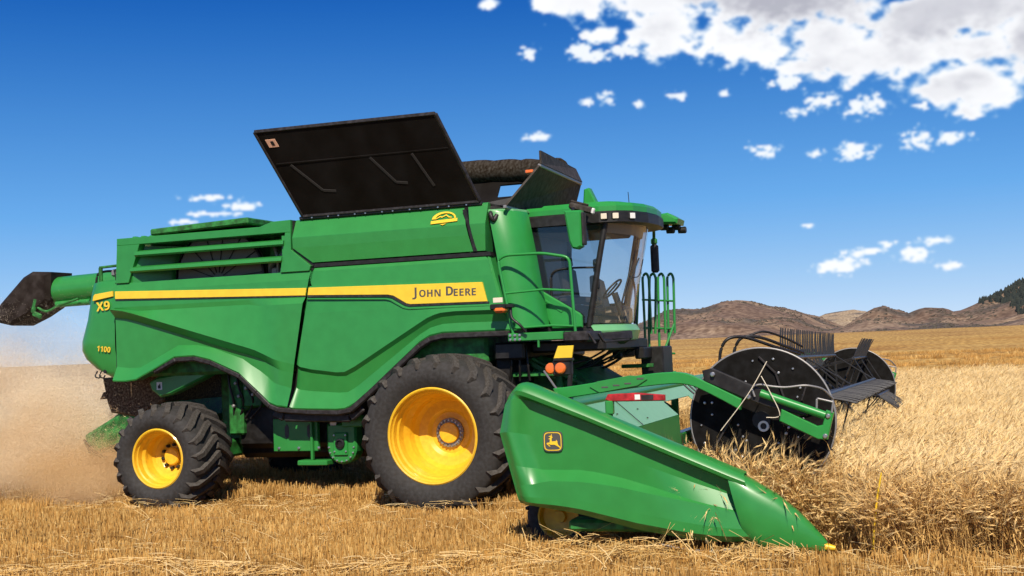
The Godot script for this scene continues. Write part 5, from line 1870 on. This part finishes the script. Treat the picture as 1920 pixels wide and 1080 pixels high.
func build_reel_arms() -> void:
	for e in [[5.75, 1.0], [-5.75, -1.0]]:
		var z: float = e[0]
		var st := begin()
		var top := []
		for p in curve([V(2.80, 1.735, 0), V(3.09, 1.765, 0), V(3.6, 1.83, 0), V(3.93, 1.862, 0), V(4.18, 1.85, 0), V(4.41, 1.745, 0), V(4.73, 1.58, 0)], 4): top.append([p.x, p.y])
		var bot := []
		for p in curve([V(4.71, 1.475, 0), V(4.41, 1.645, 0), V(4.2, 1.735, 0), V(3.93, 1.742, 0), V(3.37, 1.685, 0), V(2.84, 1.62, 0)], 4): bot.append([p.x, p.y])
		prism(st, top + bot, z - 0.05, z + 0.05, 0.008)
		var arm := part("reel_arm", st, "green_bright", header)
		st = begin()
		prism(st, [[3.20, 1.74], [3.28, 1.795], [3.62, 1.845], [3.78, 1.83], [3.80, 1.80], [3.70, 1.74], [3.30, 1.68]], z + 0.05, z + 0.066, 0.004)
		part("splice_plate", st, "green", arm)
		st = begin()
		for q in [[3.36, 1.735], [3.48, 1.75], [3.60, 1.765], [3.73, 1.81]]:
			box(st, V(q[0] - 0.035, q[1] - 0.008, z + 0.06), V(q[0] + 0.035, q[1] + 0.008, z + 0.069), 0.002)
		part("slot", st, "dark", arm)
		st = begin()
		prism(st, [[4.35, 1.87], [4.45, 1.89], [5.0, 1.635], [5.36, 1.47], [5.34, 1.40], [4.96, 1.50], [4.72, 1.60], [4.37, 1.76]], z - 0.04, z + 0.03, 0.01)
		part("slide_rail", st, "black", arm)
		st = begin()
		tube(st, [V(4.92, 1.635, z + 0.06), V(5.52, 1.405, z + 0.06)], 0.040, 12)
		part("slide_cylinder", st, "green_bright", arm)
		st = begin()
		prism(st, [[5.11, 1.475], [5.085, 1.36], [5.44, 1.18], [5.53, 1.175], [5.60, 1.43], [5.53, 1.455], [5.49, 1.315], [5.44, 1.305]], z - 0.02, z + 0.055, 0.008)
		part("reel_bearing_arm", st, "green_bright", arm)
		st = begin()
		for q in [[5.545, 1.40], [5.51, 1.21], [4.46, 1.83], [4.80, 1.60], [2.83, 1.675]]:
			lathe(st, Transform3D(Basis(), V(q[0], q[1], z + 0.055)), [Vector2(0.024, -0.03), Vector2(0.024, 0.012), Vector2(0.015, 0.02), Vector2(0, 0.02)], 8)
		part("bolt", st, "steel", arm)
		st = begin()
		bar(st, V(2.82, 1.68, z - 0.06), V(2.90, 1.35, z - 0.06), 0.07, 0.10, 0.01)
		part("arm_post", st, "green", arm)
		st = begin()
		tube(st, fillet([V(4.86, 1.60, z + 0.05), V(4.83, 1.70, z + 0.05), V(4.92, 1.72, z + 0.05), V(5.0, 1.70, z + 0.06), V(5.15, 1.68, z + 0.05), V(5.35, 1.70, z + 0.04), V(5.50, 1.66, z - 0.05), V(5.58, 1.55, z - 0.15)], 0.06), 0.012, 6)
		tube(st, fillet([V(5.44, 1.45, z + 0.05), V(5.45, 1.57, z + 0.05), V(5.60, 1.53, z + 0.05), V(5.58, 1.43, z + 0.05)], 0.015), 0.012, 6)
		part("guard_wire", st, "steel_dull", arm)
		# red prop and lift cylinder
		st = begin()
		prism(st, [[3.37, 1.61], [3.40, 1.665], [3.70, 1.672], [3.98, 1.645], [3.98, 1.585], [3.42, 1.59]], z + 0.06, z + 0.12, 0.01)
		var red := part("safety_prop", st, "red", arm)
		st = begin()
		box(st, V(3.68, 1.605, z + 0.12), V(3.735, 1.655, z + 0.123), 0.0005)
		part("warning_sticker", st, "white", red)
		st = begin()
		box(st, V(3.745, 1.60, z + 0.12), V(3.87, 1.65, z + 0.123), 0.0005)
		part("warning_sticker", st, "trim", red)
		st = begin()
		box(st, V(3.37, 1.46, z + 0.05), V(3.45, 1.60, z + 0.13), 0.012)
		part("cylinder_head", st, "green", arm)
		st = begin()
		tube(st, [V(3.41, 1.50, z + 0.09), V(3.40, 1.10, z + 0.09)], 0.03, 8)
		part("lift_cylinder", st, "black", arm)
	# hoses arching over the reel end
	var st2 := begin()
	tube(st2, curve([V(4.42, 1.85, 5.2), V(4.44, 2.05, 5.2), V(4.52, 2.17, 5.2), V(4.68, 2.18, 5.1), V(4.95, 2.07, 4.9), V(5.15, 1.98, 4.5)]), 0.017, 7)
	tube(st2, curve([V(4.52, 1.85, 4.9), V(4.53, 2.05, 4.9), V(4.62, 2.18, 4.9), V(4.80, 2.17, 4.8), V(5.0, 2.07, 4.5), V(5.15, 1.99, 4.2)]), 0.017, 7)
	tube(st2, curve([V(4.60, 2.20, 4.3), V(4.75, 2.235, 4.2), V(4.95, 2.15, 4.0), V(5.1, 2.05, 3.8)]), 0.013, 7)
	part("hydraulic_hose", st2, "black", header)

func build_reel() -> void:
	var reel := holder("reel", header, V(4.865, 1.272, 0.0))
	reel.rotation.x = -0.0147
	var st := begin()
	tube(st, [V(0, 0, 5.5), V(0, 0, -5.5)], 0.09, 16)
	part("reel_tube", st, "black", reel)
	# end discs with a rolled edge
	for e in [[5.45, 1.0], [-5.45, -1.0]]:
		st = begin()
		var z: float = e[0]
		lathe(st, Transform3D(Basis(), V(0, 0, z)), [Vector2(0.0, -0.01), Vector2(0.715, -0.01), Vector2(0.715, 0.01), Vector2(0.0, 0.01)], 80)
		var disc := part("end_disc", st, "disc", reel)
		st = begin()
		var rim := []
		for i in 81:
			var a := TAU * i / 80.0
			rim.append(V(cos(a) * 0.716, sin(a) * 0.716, z))
		tube(st, rim, 0.013, 6, false)
		part("disc_edge", st, "steel_dull", reel)
		st = begin()
		lathe(st, Transform3D(Basis(), V(0.02, -0.06, z + e[1] * 0.012)), [Vector2(0.032, 0), Vector2(0.032, 0.05), Vector2(0.054, 0.05), Vector2(0.054, 0)], 24)
		part("hub_ring", st, "white", reel)
		for q in [[0.0, 0.63, 0.16, 0.46, 0.0], [0.16, 0.46, 0.25, 0.15, 0.0], [-0.50, -0.30, -0.30, 0.02, 0.0], [-0.14, -0.30, -0.24, -0.48, 0.0], [0.40, 0.18, 0.45, 0.32, 0.0], [0.10, -0.36, 0.16, -0.44, 0.0]]:
			st = begin()
			bar(st, V(q[0], q[1], z + e[1] * 0.018), V(q[2], q[3], z + e[1] * 0.018), 0.02, 0.045, 0.004, Vector3.BACK)
			part("disc_stay", st, "trim", reel)
		st = begin()
		lathe(st, Transform3D(Basis(), V(0, 0, -0.004)), [Vector2(0.015, 0), Vector2(0.015, 0.016), Vector2(0.009, 0.02), Vector2(0, 0.02)], 8)
		var bm := done(st)
		var r := RandomNumberGenerator.new()
		r.seed = 3
		for i in 38:
			var a := TAU * i / 38.0 * 3.0 + r.randf() * 0.2
			var rr := [0.27, 0.40, 0.50, 0.62][i % 4] as float + r.randf_range(-0.03, 0.03)
			var sc := r.randf_range(0.55, 1.15)
			piece("bolt", bm, "steel", reel, "", Transform3D(Basis.from_scale(Vector3(sc, sc, e[1])), V(cos(a) * rr, sin(a) * rr, z + e[1] * 0.012)))
	# tine, slightly hooked
	st = begin()
	tube(st, curve([V(0, 0, 0), V(0.12, 0.004, 0), V(0.24, 0.004, 0), V(0.35, -0.006, 0)], 3), [0.012, 0.0115, 0.011, 0.011, 0.0105, 0.0105, 0.010, 0.0095, 0.009, 0.007], 5)
	var tine := done(st)
	for sec in [[5.36, -2.45, 92.0, 0.20], [-2.60, -5.36, 66.0, 0.20]]:
		for b in 5:
			var deg: float = sec[2] - b * 72.0
			var a := deg_to_rad(deg)
			var c := V(cos(a) * 0.60, sin(a) * 0.60, 0)
			st = begin()
			tube(st, [c + V(0, 0, sec[0]), c + V(0, 0, sec[1])], 0.026, 8)
			part("bat", st, "tine", reel)
			st = begin()
			for z in [sec[0] - 0.05, (sec[0] + sec[1]) * 0.5, sec[1] + 0.05]:
				bar(st, V(0, 0, z), c + V(0, 0, z), 0.03, 0.07, 0.006, Vector3.BACK)
				bar(st, c.rotated(Vector3.BACK, 0.0) + V(0, 0, z), c.rotated(Vector3.BACK, deg_to_rad(-72.0)) + V(0, 0, z), 0.02, 0.04, 0.004, Vector3.BACK)
			part("reel_spoke", st, "black", reel)
			var point := deg_to_rad([deg - 2.0, deg - 30.0, deg - 25.0, deg + 15.0, deg - 25.0][b])
			var n := int((sec[0] - sec[1]) / sec[3])
			for i in n:
				if b == 0 and sec[0] - 0.1 - i * sec[3] > 3.75: continue
				piece("tine", tine, "tine", reel, "", Transform3D(Basis(Vector3.BACK, point + rng.randf_range(-0.02, 0.02)), c + V(0, 0, sec[0] - 0.1 - i * sec[3])))

# ---------------------------------------------------------------- plants
# flat blade of one colour along a line of points
func ribbon(st: SurfaceTool, pts: Array, w: float, side: Vector3, c: Color) -> void:
	st.set_color(c)
	for i in pts.size() - 1:
		var wa := w * (1.0 - 0.3 * i / pts.size())
		quad(st, pts[i] - side * wa, pts[i] + side * wa, pts[i + 1] + side * wa, pts[i + 1] - side * wa)

func barley_clump(sd: int, n: int, rad: float, tall: float, wild: float, awned := true) -> ArrayMesh:
	var r := RandomNumberGenerator.new()
	r.seed = sd
	var st := begin()
	for k in n:
		var base := V(r.randfn(0, rad * 0.6), 0, r.randfn(0, rad * 0.6))
		var h := tall * r.randf_range(0.78, 1.08)
		var dir := Vector2.from_angle(r.randfn(0.0, 0.9) if wild < 0.3 else r.randf() * TAU)
		var lean := r.randf_range(0.02, 0.20) + wild * r.randf_range(0.0, 0.9)
		var d3 := V(dir.x, 0, dir.y)
		var p1 := base + d3 * lean * h * 0.22 + V(0, h * 0.45, 0)
		var p2 := base + d3 * lean * h * 0.65 + V(0, h * (0.88 - 0.18 * lean), 0)
		var nod := r.randf_range(0.05, 0.75)
		var hd := (d3 * (0.35 + nod) + V(r.randfn(0, 0.2), 0.75 - nod * 0.9, r.randfn(0, 0.2))).normalized()
		var p3 := p2 + (V(0, 0.6, 0) + d3 * 0.6 + hd).normalized() * 0.05
		var side := V(-dir.y, 0, dir.x).rotated(Vector3.UP, r.randf_range(-1.2, 1.2))
		var tone := r.randf()
		var c0 := Color(0.52, 0.31, 0.09).lerp(Color(0.72, 0.49, 0.19), tone)
		ribbon(st, [base, p1, p2, p3], 0.0030, side, c0)
		if r.randf() < 0.35:
			var lf := V(r.randfn(0, 1), 0, r.randfn(0, 1)).normalized()
			var l0 := base.lerp(p1, r.randf_range(0.5, 1.0))
			ribbon(st, [l0, l0 + lf * 0.09 + V(0, 0.06, 0), l0 + lf * 0.19 + V(0, -0.04, 0)], 0.005, lf.cross(Vector3.UP), c0)
		# ear
		var L := r.randf_range(0.09, 0.125)
		var s1 := hd.cross(V(0.3, 1, 0.2)).normalized() * 0.0085
		var s2 := hd.cross(s1).normalized() * 0.008
		var droop := V(0, -0.02 * nod, 0)
		var e0 := p3
		var e1 := p3 + hd * L * 0.4
		var e2 := p3 + hd * L + droop
		var ce := Color(0.70, 0.46, 0.17).lerp(Color(0.85, 0.63, 0.30), r.randf())
		st.set_color(ce)
		for q in [[s1, s2], [s2, -s1], [-s1, -s2], [-s2, s1]]:
			tri(st, e0, e1 + q[0], e1 + q[1])
			tri(st, e1 + q[0], e2, e1 + q[1])
		if awned:
			var ca := Color(0.80, 0.58, 0.26).lerp(Color(0.91, 0.73, 0.41), r.randf())
			st.set_color(ca)
			for q in 8:
				var f := p3 + hd * L * (0.15 + 0.1 * q * 0.9)
				var ad := (hd + (s1.normalized() * r.randfn(0, 0.15) + s2.normalized() * r.randfn(0, 0.15)) + droop * 4.0).normalized()
				var aw := ad.cross(V(r.randfn(0, 1), r.randfn(0, 1), r.randfn(0, 1))).normalized() * 0.0017
				tri(st, f - aw, f + aw, f + ad * r.randf_range(0.09, 0.15))
	return done(st)

func stub_clump(sd: int, n: int, size: float, tall: float) -> ArrayMesh:
	var r := RandomNumberGenerator.new()
	r.seed = sd
	var st := begin()
	for k in n:
		var base := V(r.randf_range(-0.5, 0.5) * size, -0.01, r.randf_range(-0.5, 0.5) * size)
		var h := tall * r.randf_range(0.55, 1.1)
		var top := base + V(r.randfn(0, 0.13) * h, h, r.randfn(0, 0.13) * h)
		var side := V(1, 0, 0).rotated(Vector3.UP, r.randf_range(-1.3, 1.3))
		var t := r.randf()
		var c1 := Color(0.54, 0.29, 0.066).lerp(Color(0.80, 0.55, 0.20), t * t)
		ribbon(st, [base, top], 0.0036, side, c1)
		if r.randf() < 0.12:
			var l := V(r.randfn(0, 1), 0, r.randfn(0, 1)).normalized()
			var y := r.randf_range(0.01, tall * 0.6)
			var p := base + V(0, y, 0)
			ribbon(st, [p, p + l * r.randf_range(0.05, 0.16) + V(0, r.randf_range(-0.03, 0.05), 0)], 0.0032, l.cross(Vector3.UP), c1)
	return done(st)

func scatter(called: String, label: String, cat: String, meshes: Array, tr: Array, cl: Array) -> void:
	# the variants share one holder so the crop reads as one mass
	var h := Node3D.new()
	h.name = called
	tag(h, label, cat, "stuff")
	add_child(h)
	for m in meshes.size():
		var t2 := []
		var c2 := []
		for i in range(m, tr.size(), meshes.size()):
			t2.append(tr[i])
			c2.append(cl[i])
		var o := copies(called + "_tuft", meshes[m], t2, c2, "straw", h)
		o.set_meta("kind", "stuff")

func in_crop(x: float, z: float) -> bool:
	if z > 5.5 and x < 5.75: return false
	if z > -5.9 and z < 5.85: return x > 4.55 + 0.2 * sin(z * 3.0)
	if z <= -5.9 and z > -24.0: return true
	return false

func build_stubble() -> void:
	var meshes := []
	for i in 6: meshes.append(stub_clump(100 + i, 70, 0.30, 0.19))
	var tr := []
	var cl := []
	var tone := FastNoiseLite.new()
	tone.seed = 12
	tone.frequency = 0.25
	var r := RandomNumberGenerator.new()
	r.seed = 90
	for ring_i in [[0.0, 26.0, 0.20], [26.0, 48.0, 0.30], [48.0, 90.0, 0.8]]:
		var cell: float = ring_i[2]
		var z := 10.5
		while z > -75.0:
			var d := CAM.z - z
			if d > ring_i[0] - 1.0 and d < ring_i[1] + 1.0:
				var x0 := CAM.x - d * 0.95 - 3.0
				var x1 := CAM.x + d * 0.06 + 3.0
				var x := x0
				while x < x1:
					var px := x + r.randf_range(-0.5, 0.5) * cell
					var pz := z + r.randf_range(-0.5, 0.5) * cell
					x += cell
					var dist := Vector2(px - CAM.x, pz - CAM.z).length()
					if dist < ring_i[0] or dist >= ring_i[1]: continue
					if in_crop(px, pz) and pz < 5.6: continue
					# pressed flat along the wheel tracks
					var s := r.randf_range(0.8, 1.25)
					var hh := s * r.randf_range(0.8, 1.2)
					if absf(absf(pz) - 2.05) < 0.55 and px < 0.6: hh *= 0.4
					if pz > 2.55 and pz < 3.6 and px > -5.6 and px < 1.6: hh *= 0.5
					if cell > 0.5: s *= 2.2
					tr.append(Transform3D(Basis(Vector3.UP, r.randf() * TAU).scaled(Vector3(s, hh, s)), V(px, ground_y(px, pz), pz)))
					var n := tone.get_noise_2d(px * 1.5, pz * 1.5)
					var k := 0.86 + 0.22 * n + r.randf_range(-0.08, 0.10)
					cl.append(Color(k, k * (0.96 + 0.05 * n), k * (0.92 + 0.1 * n)))
			z -= cell
	print("stubble ", tr.size())
	scatter("stubble", "short golden stubble covering the cut field", "stubble", meshes, tr, cl)

func build_crop() -> void:
	var meshes := []
	for i in 6: meshes.append(barley_clump(200 + i, 24, 0.12, 0.90, 0.02))
	var tr := []
	var cl := []
	var r := RandomNumberGenerator.new()
	r.seed = 91
	var tone := FastNoiseLite.new()
	tone.seed = 15
	tone.frequency = 0.3
	for reg in [[4.3, 11.5, -5.9, 5.75, 0.155], [-16.0, 11.5, -24.0, -5.9, 0.24]]:
		var cell: float = reg[4]
		var x: float = reg[0]
		while x < reg[1]:
			var z: float = reg[2]
			while z < reg[3]:
				var px := x + r.randf_range(-0.5, 0.5) * cell
				var pz := z + r.randf_range(-0.5, 0.5) * cell
				z += cell
				if not in_crop(px, pz): continue
				if CAM.x - px > (CAM.z - pz) * 0.95 + 2.0: continue
				var s := r.randf_range(0.86, 1.10)
				# stalks next to the reel are drawn towards the machine
				var pull := clampf(1.0 - (px - 4.4) / 1.3, 0.0, 1.0) if pz > -5.9 else 0.0
				var b := Basis(V(0, 0, 1), 0.02 + pull * r.randf_range(0.1, 0.55)) * Basis(V(1, 0, 0), r.randfn(0.03, 0.08)) * Basis(Vector3.UP, r.randfn(0.4, 0.6))
				tr.append(Transform3D(b.scaled_local(Vector3(s, s, s)), V(px, ground_y(px, pz) - 0.01, pz)))
				var n := tone.get_noise_2d(px, pz)
				var k := 0.96 + 0.16 * n + r.randf_range(-0.08, 0.08)
				cl.append(Color(k, k * (0.98 + 0.04 * n), k * (0.95 + 0.10 * n)))
			x += cell
	print("crop ", tr.size())
	scatter("barley_crop", "standing ripe pale barley with bearded ears", "barley", meshes, tr, cl)
	# the cut face: bent, broken and tangled stalks along the edge
	meshes = []
	for i in 6: meshes.append(barley_clump(300 + i, 14, 0.10, 0.84, 0.28, i % 3 != 0))
	tr = []
	cl = []
	for i in 1500:
		var px := r.randf_range(4.5, 11.0)
		var pz := 5.95 - absf(r.randfn(0, 0.30)) + 0.1
		if px < 5.9: pz = minf(pz, 5.45 - r.randf() * 0.3)
		var a := r.randf() * TAU
		var lean := absf(r.randfn(0.10, 0.20))
		var b := Basis(V(cos(a), 0, sin(a)), lean) * Basis(V(0, 0, 1), 0.10) * Basis(Vector3.UP, r.randf() * TAU)
		tr.append(Transform3D(b.scaled_local(Vector3.ONE * r.randf_range(0.7, 1.05)), V(px, 0.0, pz)))
		var k := r.randf_range(0.78, 1.02)
		cl.append(Color(k, k * 0.94, k * 0.84))
	# crop gathered over the divider and round the disc
	for i in 900:
		var px := r.randf_range(3.9, 5.2)
		var pz := r.randf_range(4.7, 5.5)
		var b := Basis(V(0, 0, 1), r.randfn(0.65, 0.25)) * Basis(V(1, 0, 0), r.randfn(0.1, 0.25)) * Basis(Vector3.UP, r.randf() * TAU)
		tr.append(Transform3D(b.scaled_local(Vector3.ONE * r.randf_range(0.85, 1.15)), V(px + 0.35, r.randf_range(0.10, 0.28), pz)))
		var k := r.randf_range(0.8, 1.05)
		cl.append(Color(k, k * 0.97, k * 0.92))
	scatter("tangled_barley", "tangled bent barley stalks along the cut edge of the crop", "barley", meshes, tr, cl)
	# a green-yellow weed stem in the crop
	var st := begin()
	tube(st, curve([V(5.92, 0.2, 6.12), V(5.96, 0.55, 6.15), V(6.03, 0.90, 6.17)]), [0.012, 0.012, 0.012, 0.012, 0.012, 0.012, 0.012, 0.011, 0.010, 0.010, 0.009, 0.008, 0.006], 6)
	var o := part("weed_stem", st, "yellow", self)
	tag(o, "bright yellow upright stem at the edge of the barley", "stem")

func straw_mesh(sd: int, n: int) -> ArrayMesh:
	var r := RandomNumberGenerator.new()
	r.seed = sd
	var st := begin()
	for k in n:
		var a := r.randf() * TAU
		var L := r.randf_range(0.10, 0.38)
		var d := V(cos(a), r.randfn(0, 0.12), sin(a)) * L
		var p := V(r.randfn(0, 0.10), r.randf_range(0.0, 0.05), r.randfn(0, 0.10))
		var c := Color(0.64, 0.41, 0.13).lerp(Color(0.84, 0.64, 0.33), r.randf())
		ribbon(st, [p, p + d * 0.5 + V(0, r.randfn(0.01, 0.015), 0), p + d], 0.0036, V(-sin(a), 0.5, cos(a)).normalized(), c)
	return done(st)

func build_loose_straw() -> void:
	var meshes := []
	for i in 5: meshes.append(straw_mesh(400 + i, 9))
	var tr := []
	var cl := []
	var r := RandomNumberGenerator.new()
	r.seed = 92
	for i in 1500:
		var d := 11.0 + 30.0 * pow(r.randf(), 1.6)
		var v := look(r.randf_range(-100.0, 2020.0), 640.0)
		var x := CAM.x + v.x * d
		var z := CAM.z + v.z * d
		if in_crop(x, z): continue
		tr.append(Transform3D(Basis(Vector3.UP, r.randf() * TAU) * Basis(Vector3.RIGHT, r.randfn(0, 0.2)), V(x, r.randf_range(0.04, 0.15), z)))
		var k := r.randf_range(0.75, 1.0)
		cl.append(Color(k, k, k))
	# a loose windrow of paler straw across the foreground
	for i in 70:
		var t := r.randf()
		var x := lerpf(-3.2, 3.0, t)
		var z := 7.95 - 0.12 * (x + 3.2) + 0.22 * sin(x * 2.1) + r.randfn(0, 0.10)
		tr.append(Transform3D(Basis(Vector3.UP, r.randfn(0, 0.5)).scaled(Vector3(1.5, 1.2, 1.0)), V(x, r.randf_range(0.12, 0.19), z)))
		cl.append(Color(0.95, 0.88, 0.76))
	for i in 110:
		var x := r.randf_range(2.4, 5.4)
		var z := r.randf_range(5.7, 6.9)
		tr.append(Transform3D(Basis(Vector3.UP, r.randf() * TAU) * Basis(Vector3.RIGHT, r.randfn(0, 0.3)), V(x, r.randf_range(0.10, 0.22), z)))
		cl.append(Color(0.9, 0.82, 0.68))
	scatter("loose_straw", "loose pale straw lying over the stubble", "straw", meshes, tr, cl)
	# single stalks caught on the reel arm
	for q in [[[V(5.0, 1.94, 5.84), V(4.80, 1.62, 5.86), V(4.52, 1.28, 5.84)], "long pale straw caught across the reel arm and black disc"], [[V(4.94, 1.80, 5.85), V(5.03, 1.62, 5.87), V(5.10, 1.42, 5.86), V(4.97, 1.40, 5.85)], "bent pale straw hanging from the reel arm"]]:
		var st := begin()
		tube(st, curve(q[0], 5), 0.005, 5)
		var o := part("straw_stalk", st, "cream_lens", self)
		tag(o, q[1], "straw", "", "straws caught on the reel arm")

# ---------------------------------------------------------------- dust
func build_dust() -> void:
	var h := Node3D.new()
	h.name = "dust_cloud"
	tag(h, "tan dust cloud rolling behind the rear wheel", "dust", "stuff")
	add_child(h)
	var r := RandomNumberGenerator.new()
	r.seed = 93
	# [x, y, z, size x, y, z, density]
	for q in [[-8.2, 0.6, -0.6, 5.0, 2.2, 3.4, 0.09], [-11.5, 0.8, -1.2, 7.5, 3.0, 4.4, 0.09], [-16.0, 1.6, -3.0, 13.0, 5.0, 8.0, 0.07]]:
		var f := FogVolume.new()
		f.name = "dust_puff"
		f.shape = RenderingServer.FOG_VOLUME_SHAPE_ELLIPSOID
		f.size = Vector3(q[3], q[4], q[5])
		f.position = V(q[0], q[1], q[2])
		var m := FogMaterial.new()
		m.albedo = Color(0.995, 0.93, 0.80) if q[6] > 0.08 else Color(1.0, 0.985, 0.96)
		m.density = q[6]
		f.material = m
		f.set_meta("kind", "stuff")
		h.add_child(f, true)
	# the dust itself: fine specks, thick near the ground and thinning upwards
	var speck := []
	for v in 3:
		var sp := begin()
		for i in 720:
			var c := V(r.randfn(0, 0.12), r.randfn(0, 0.10), r.randfn(0, 0.12))
			var a := V(r.randfn(0, 1), r.randfn(0, 1), r.randfn(0, 1)).normalized()
			var e := a.cross(V(r.randfn(0, 1), r.randfn(0, 1), r.randfn(0, 1))).normalized()
			var w := r.randf_range(0.0009, 0.0029)
			sp.set_color(Color(1, 1, 1))
			tri(sp, c + a * w, c - a * w * 0.6 + e * w, c - a * w * 0.6 - e * w)
		speck.append(done(sp))
	var dt := []
	var dc := []
	for k in 84:
		var t := r.randf()
		var px := -5.9 - 8.5 * t * t - r.randf() * 0.8
		var rad := r.randf_range(0.12, 0.34) + 0.5 * t
		var py := absf(r.randfn(0.25, 0.40 + 0.35 * t)) + 0.1
		var pz := r.randfn(0.7, 0.8) - 1.0 * t
		var shade := r.randf_range(0.0, 1.0)
		var cnt := int((30.0 + 210.0 * pow(r.randf(), 1.6)) * (1.0 + 1.0 * t))
		for i in cnt:
			var y := py + r.randfn(0, rad * 0.55)
			if y < 0.02: y = absf(y) + 0.02
			var s := r.randf_range(0.8, 1.4)
			dt.append(Transform3D(Basis(Vector3.UP, r.randf() * TAU).scaled(Vector3(s, s, s)), V(px + r.randfn(0, rad), y, pz + r.randfn(0, rad * 0.8))))
			dc.append(Color(0.68, 0.42, 0.17).lerp(Color(0.92, 0.76, 0.52), shade))
	# thin high dust
	for i in 4200:
		var y := 0.5 + absf(r.randfn(0, 0.95))
		dt.append(Transform3D(Basis(Vector3.UP, r.randf() * TAU).scaled(Vector3(1.6, 1.6, 1.6)), V(-6.8 - 9.0 * r.randf(), minf(y, 3.0 + r.randf() * 0.3), r.randfn(-1.6, 1.2))))
		dc.append(Color(0.92, 0.80, 0.62))
	for v in 3:
		var t2 := []
		var c2 := []
		for i in range(v, dt.size(), 3):
			t2.append(dt[i])
			c2.append(dc[i])
		copies("dust_specks", speck[v], t2, c2, "straw", h).set_meta("kind", "stuff")
	print("dust ", dt.size())
	# chaff thrown out by the spreader
	var st := begin()
	ribbon(st, [V(-0.5, 0, 0), V(0.5, 0.1, 0)], 0.12, V(0, 0, 1), Color(1, 1, 1))
	var flake := done(st)
	var tr := []
	var cl := []
	for i in 6000:
		var t := pow(r.randf(), 1.3)
		var x := -5.4 - t * 4.5 + r.randfn(0, 0.25)
		var y := absf(r.randfn(0.55, 0.50) * (1.0 - 0.25 * t)) + 0.05
		var z := r.randfn(0.1, 0.75) + 0.2
		if i % 3 == 0:
			x = r.randfn(-6.2, 0.5)
			y = r.randf_range(0.9, 1.9)
		var s := r.randf_range(0.010, 0.032)
		tr.append(Transform3D(Basis.from_euler(Vector3(r.randf() * TAU, r.randf() * TAU, r.randf() * TAU)).scaled(Vector3(s, s, s)), V(x, y, z)))
		var k := r.randf_range(0.45, 0.9)
		cl.append(Color(k, k * 0.72, k * 0.42))
	var o := copies("chaff", flake, tr, cl, "straw")
	tag(o, "flying chaff thrown out behind the machine", "chaff", "stuff")
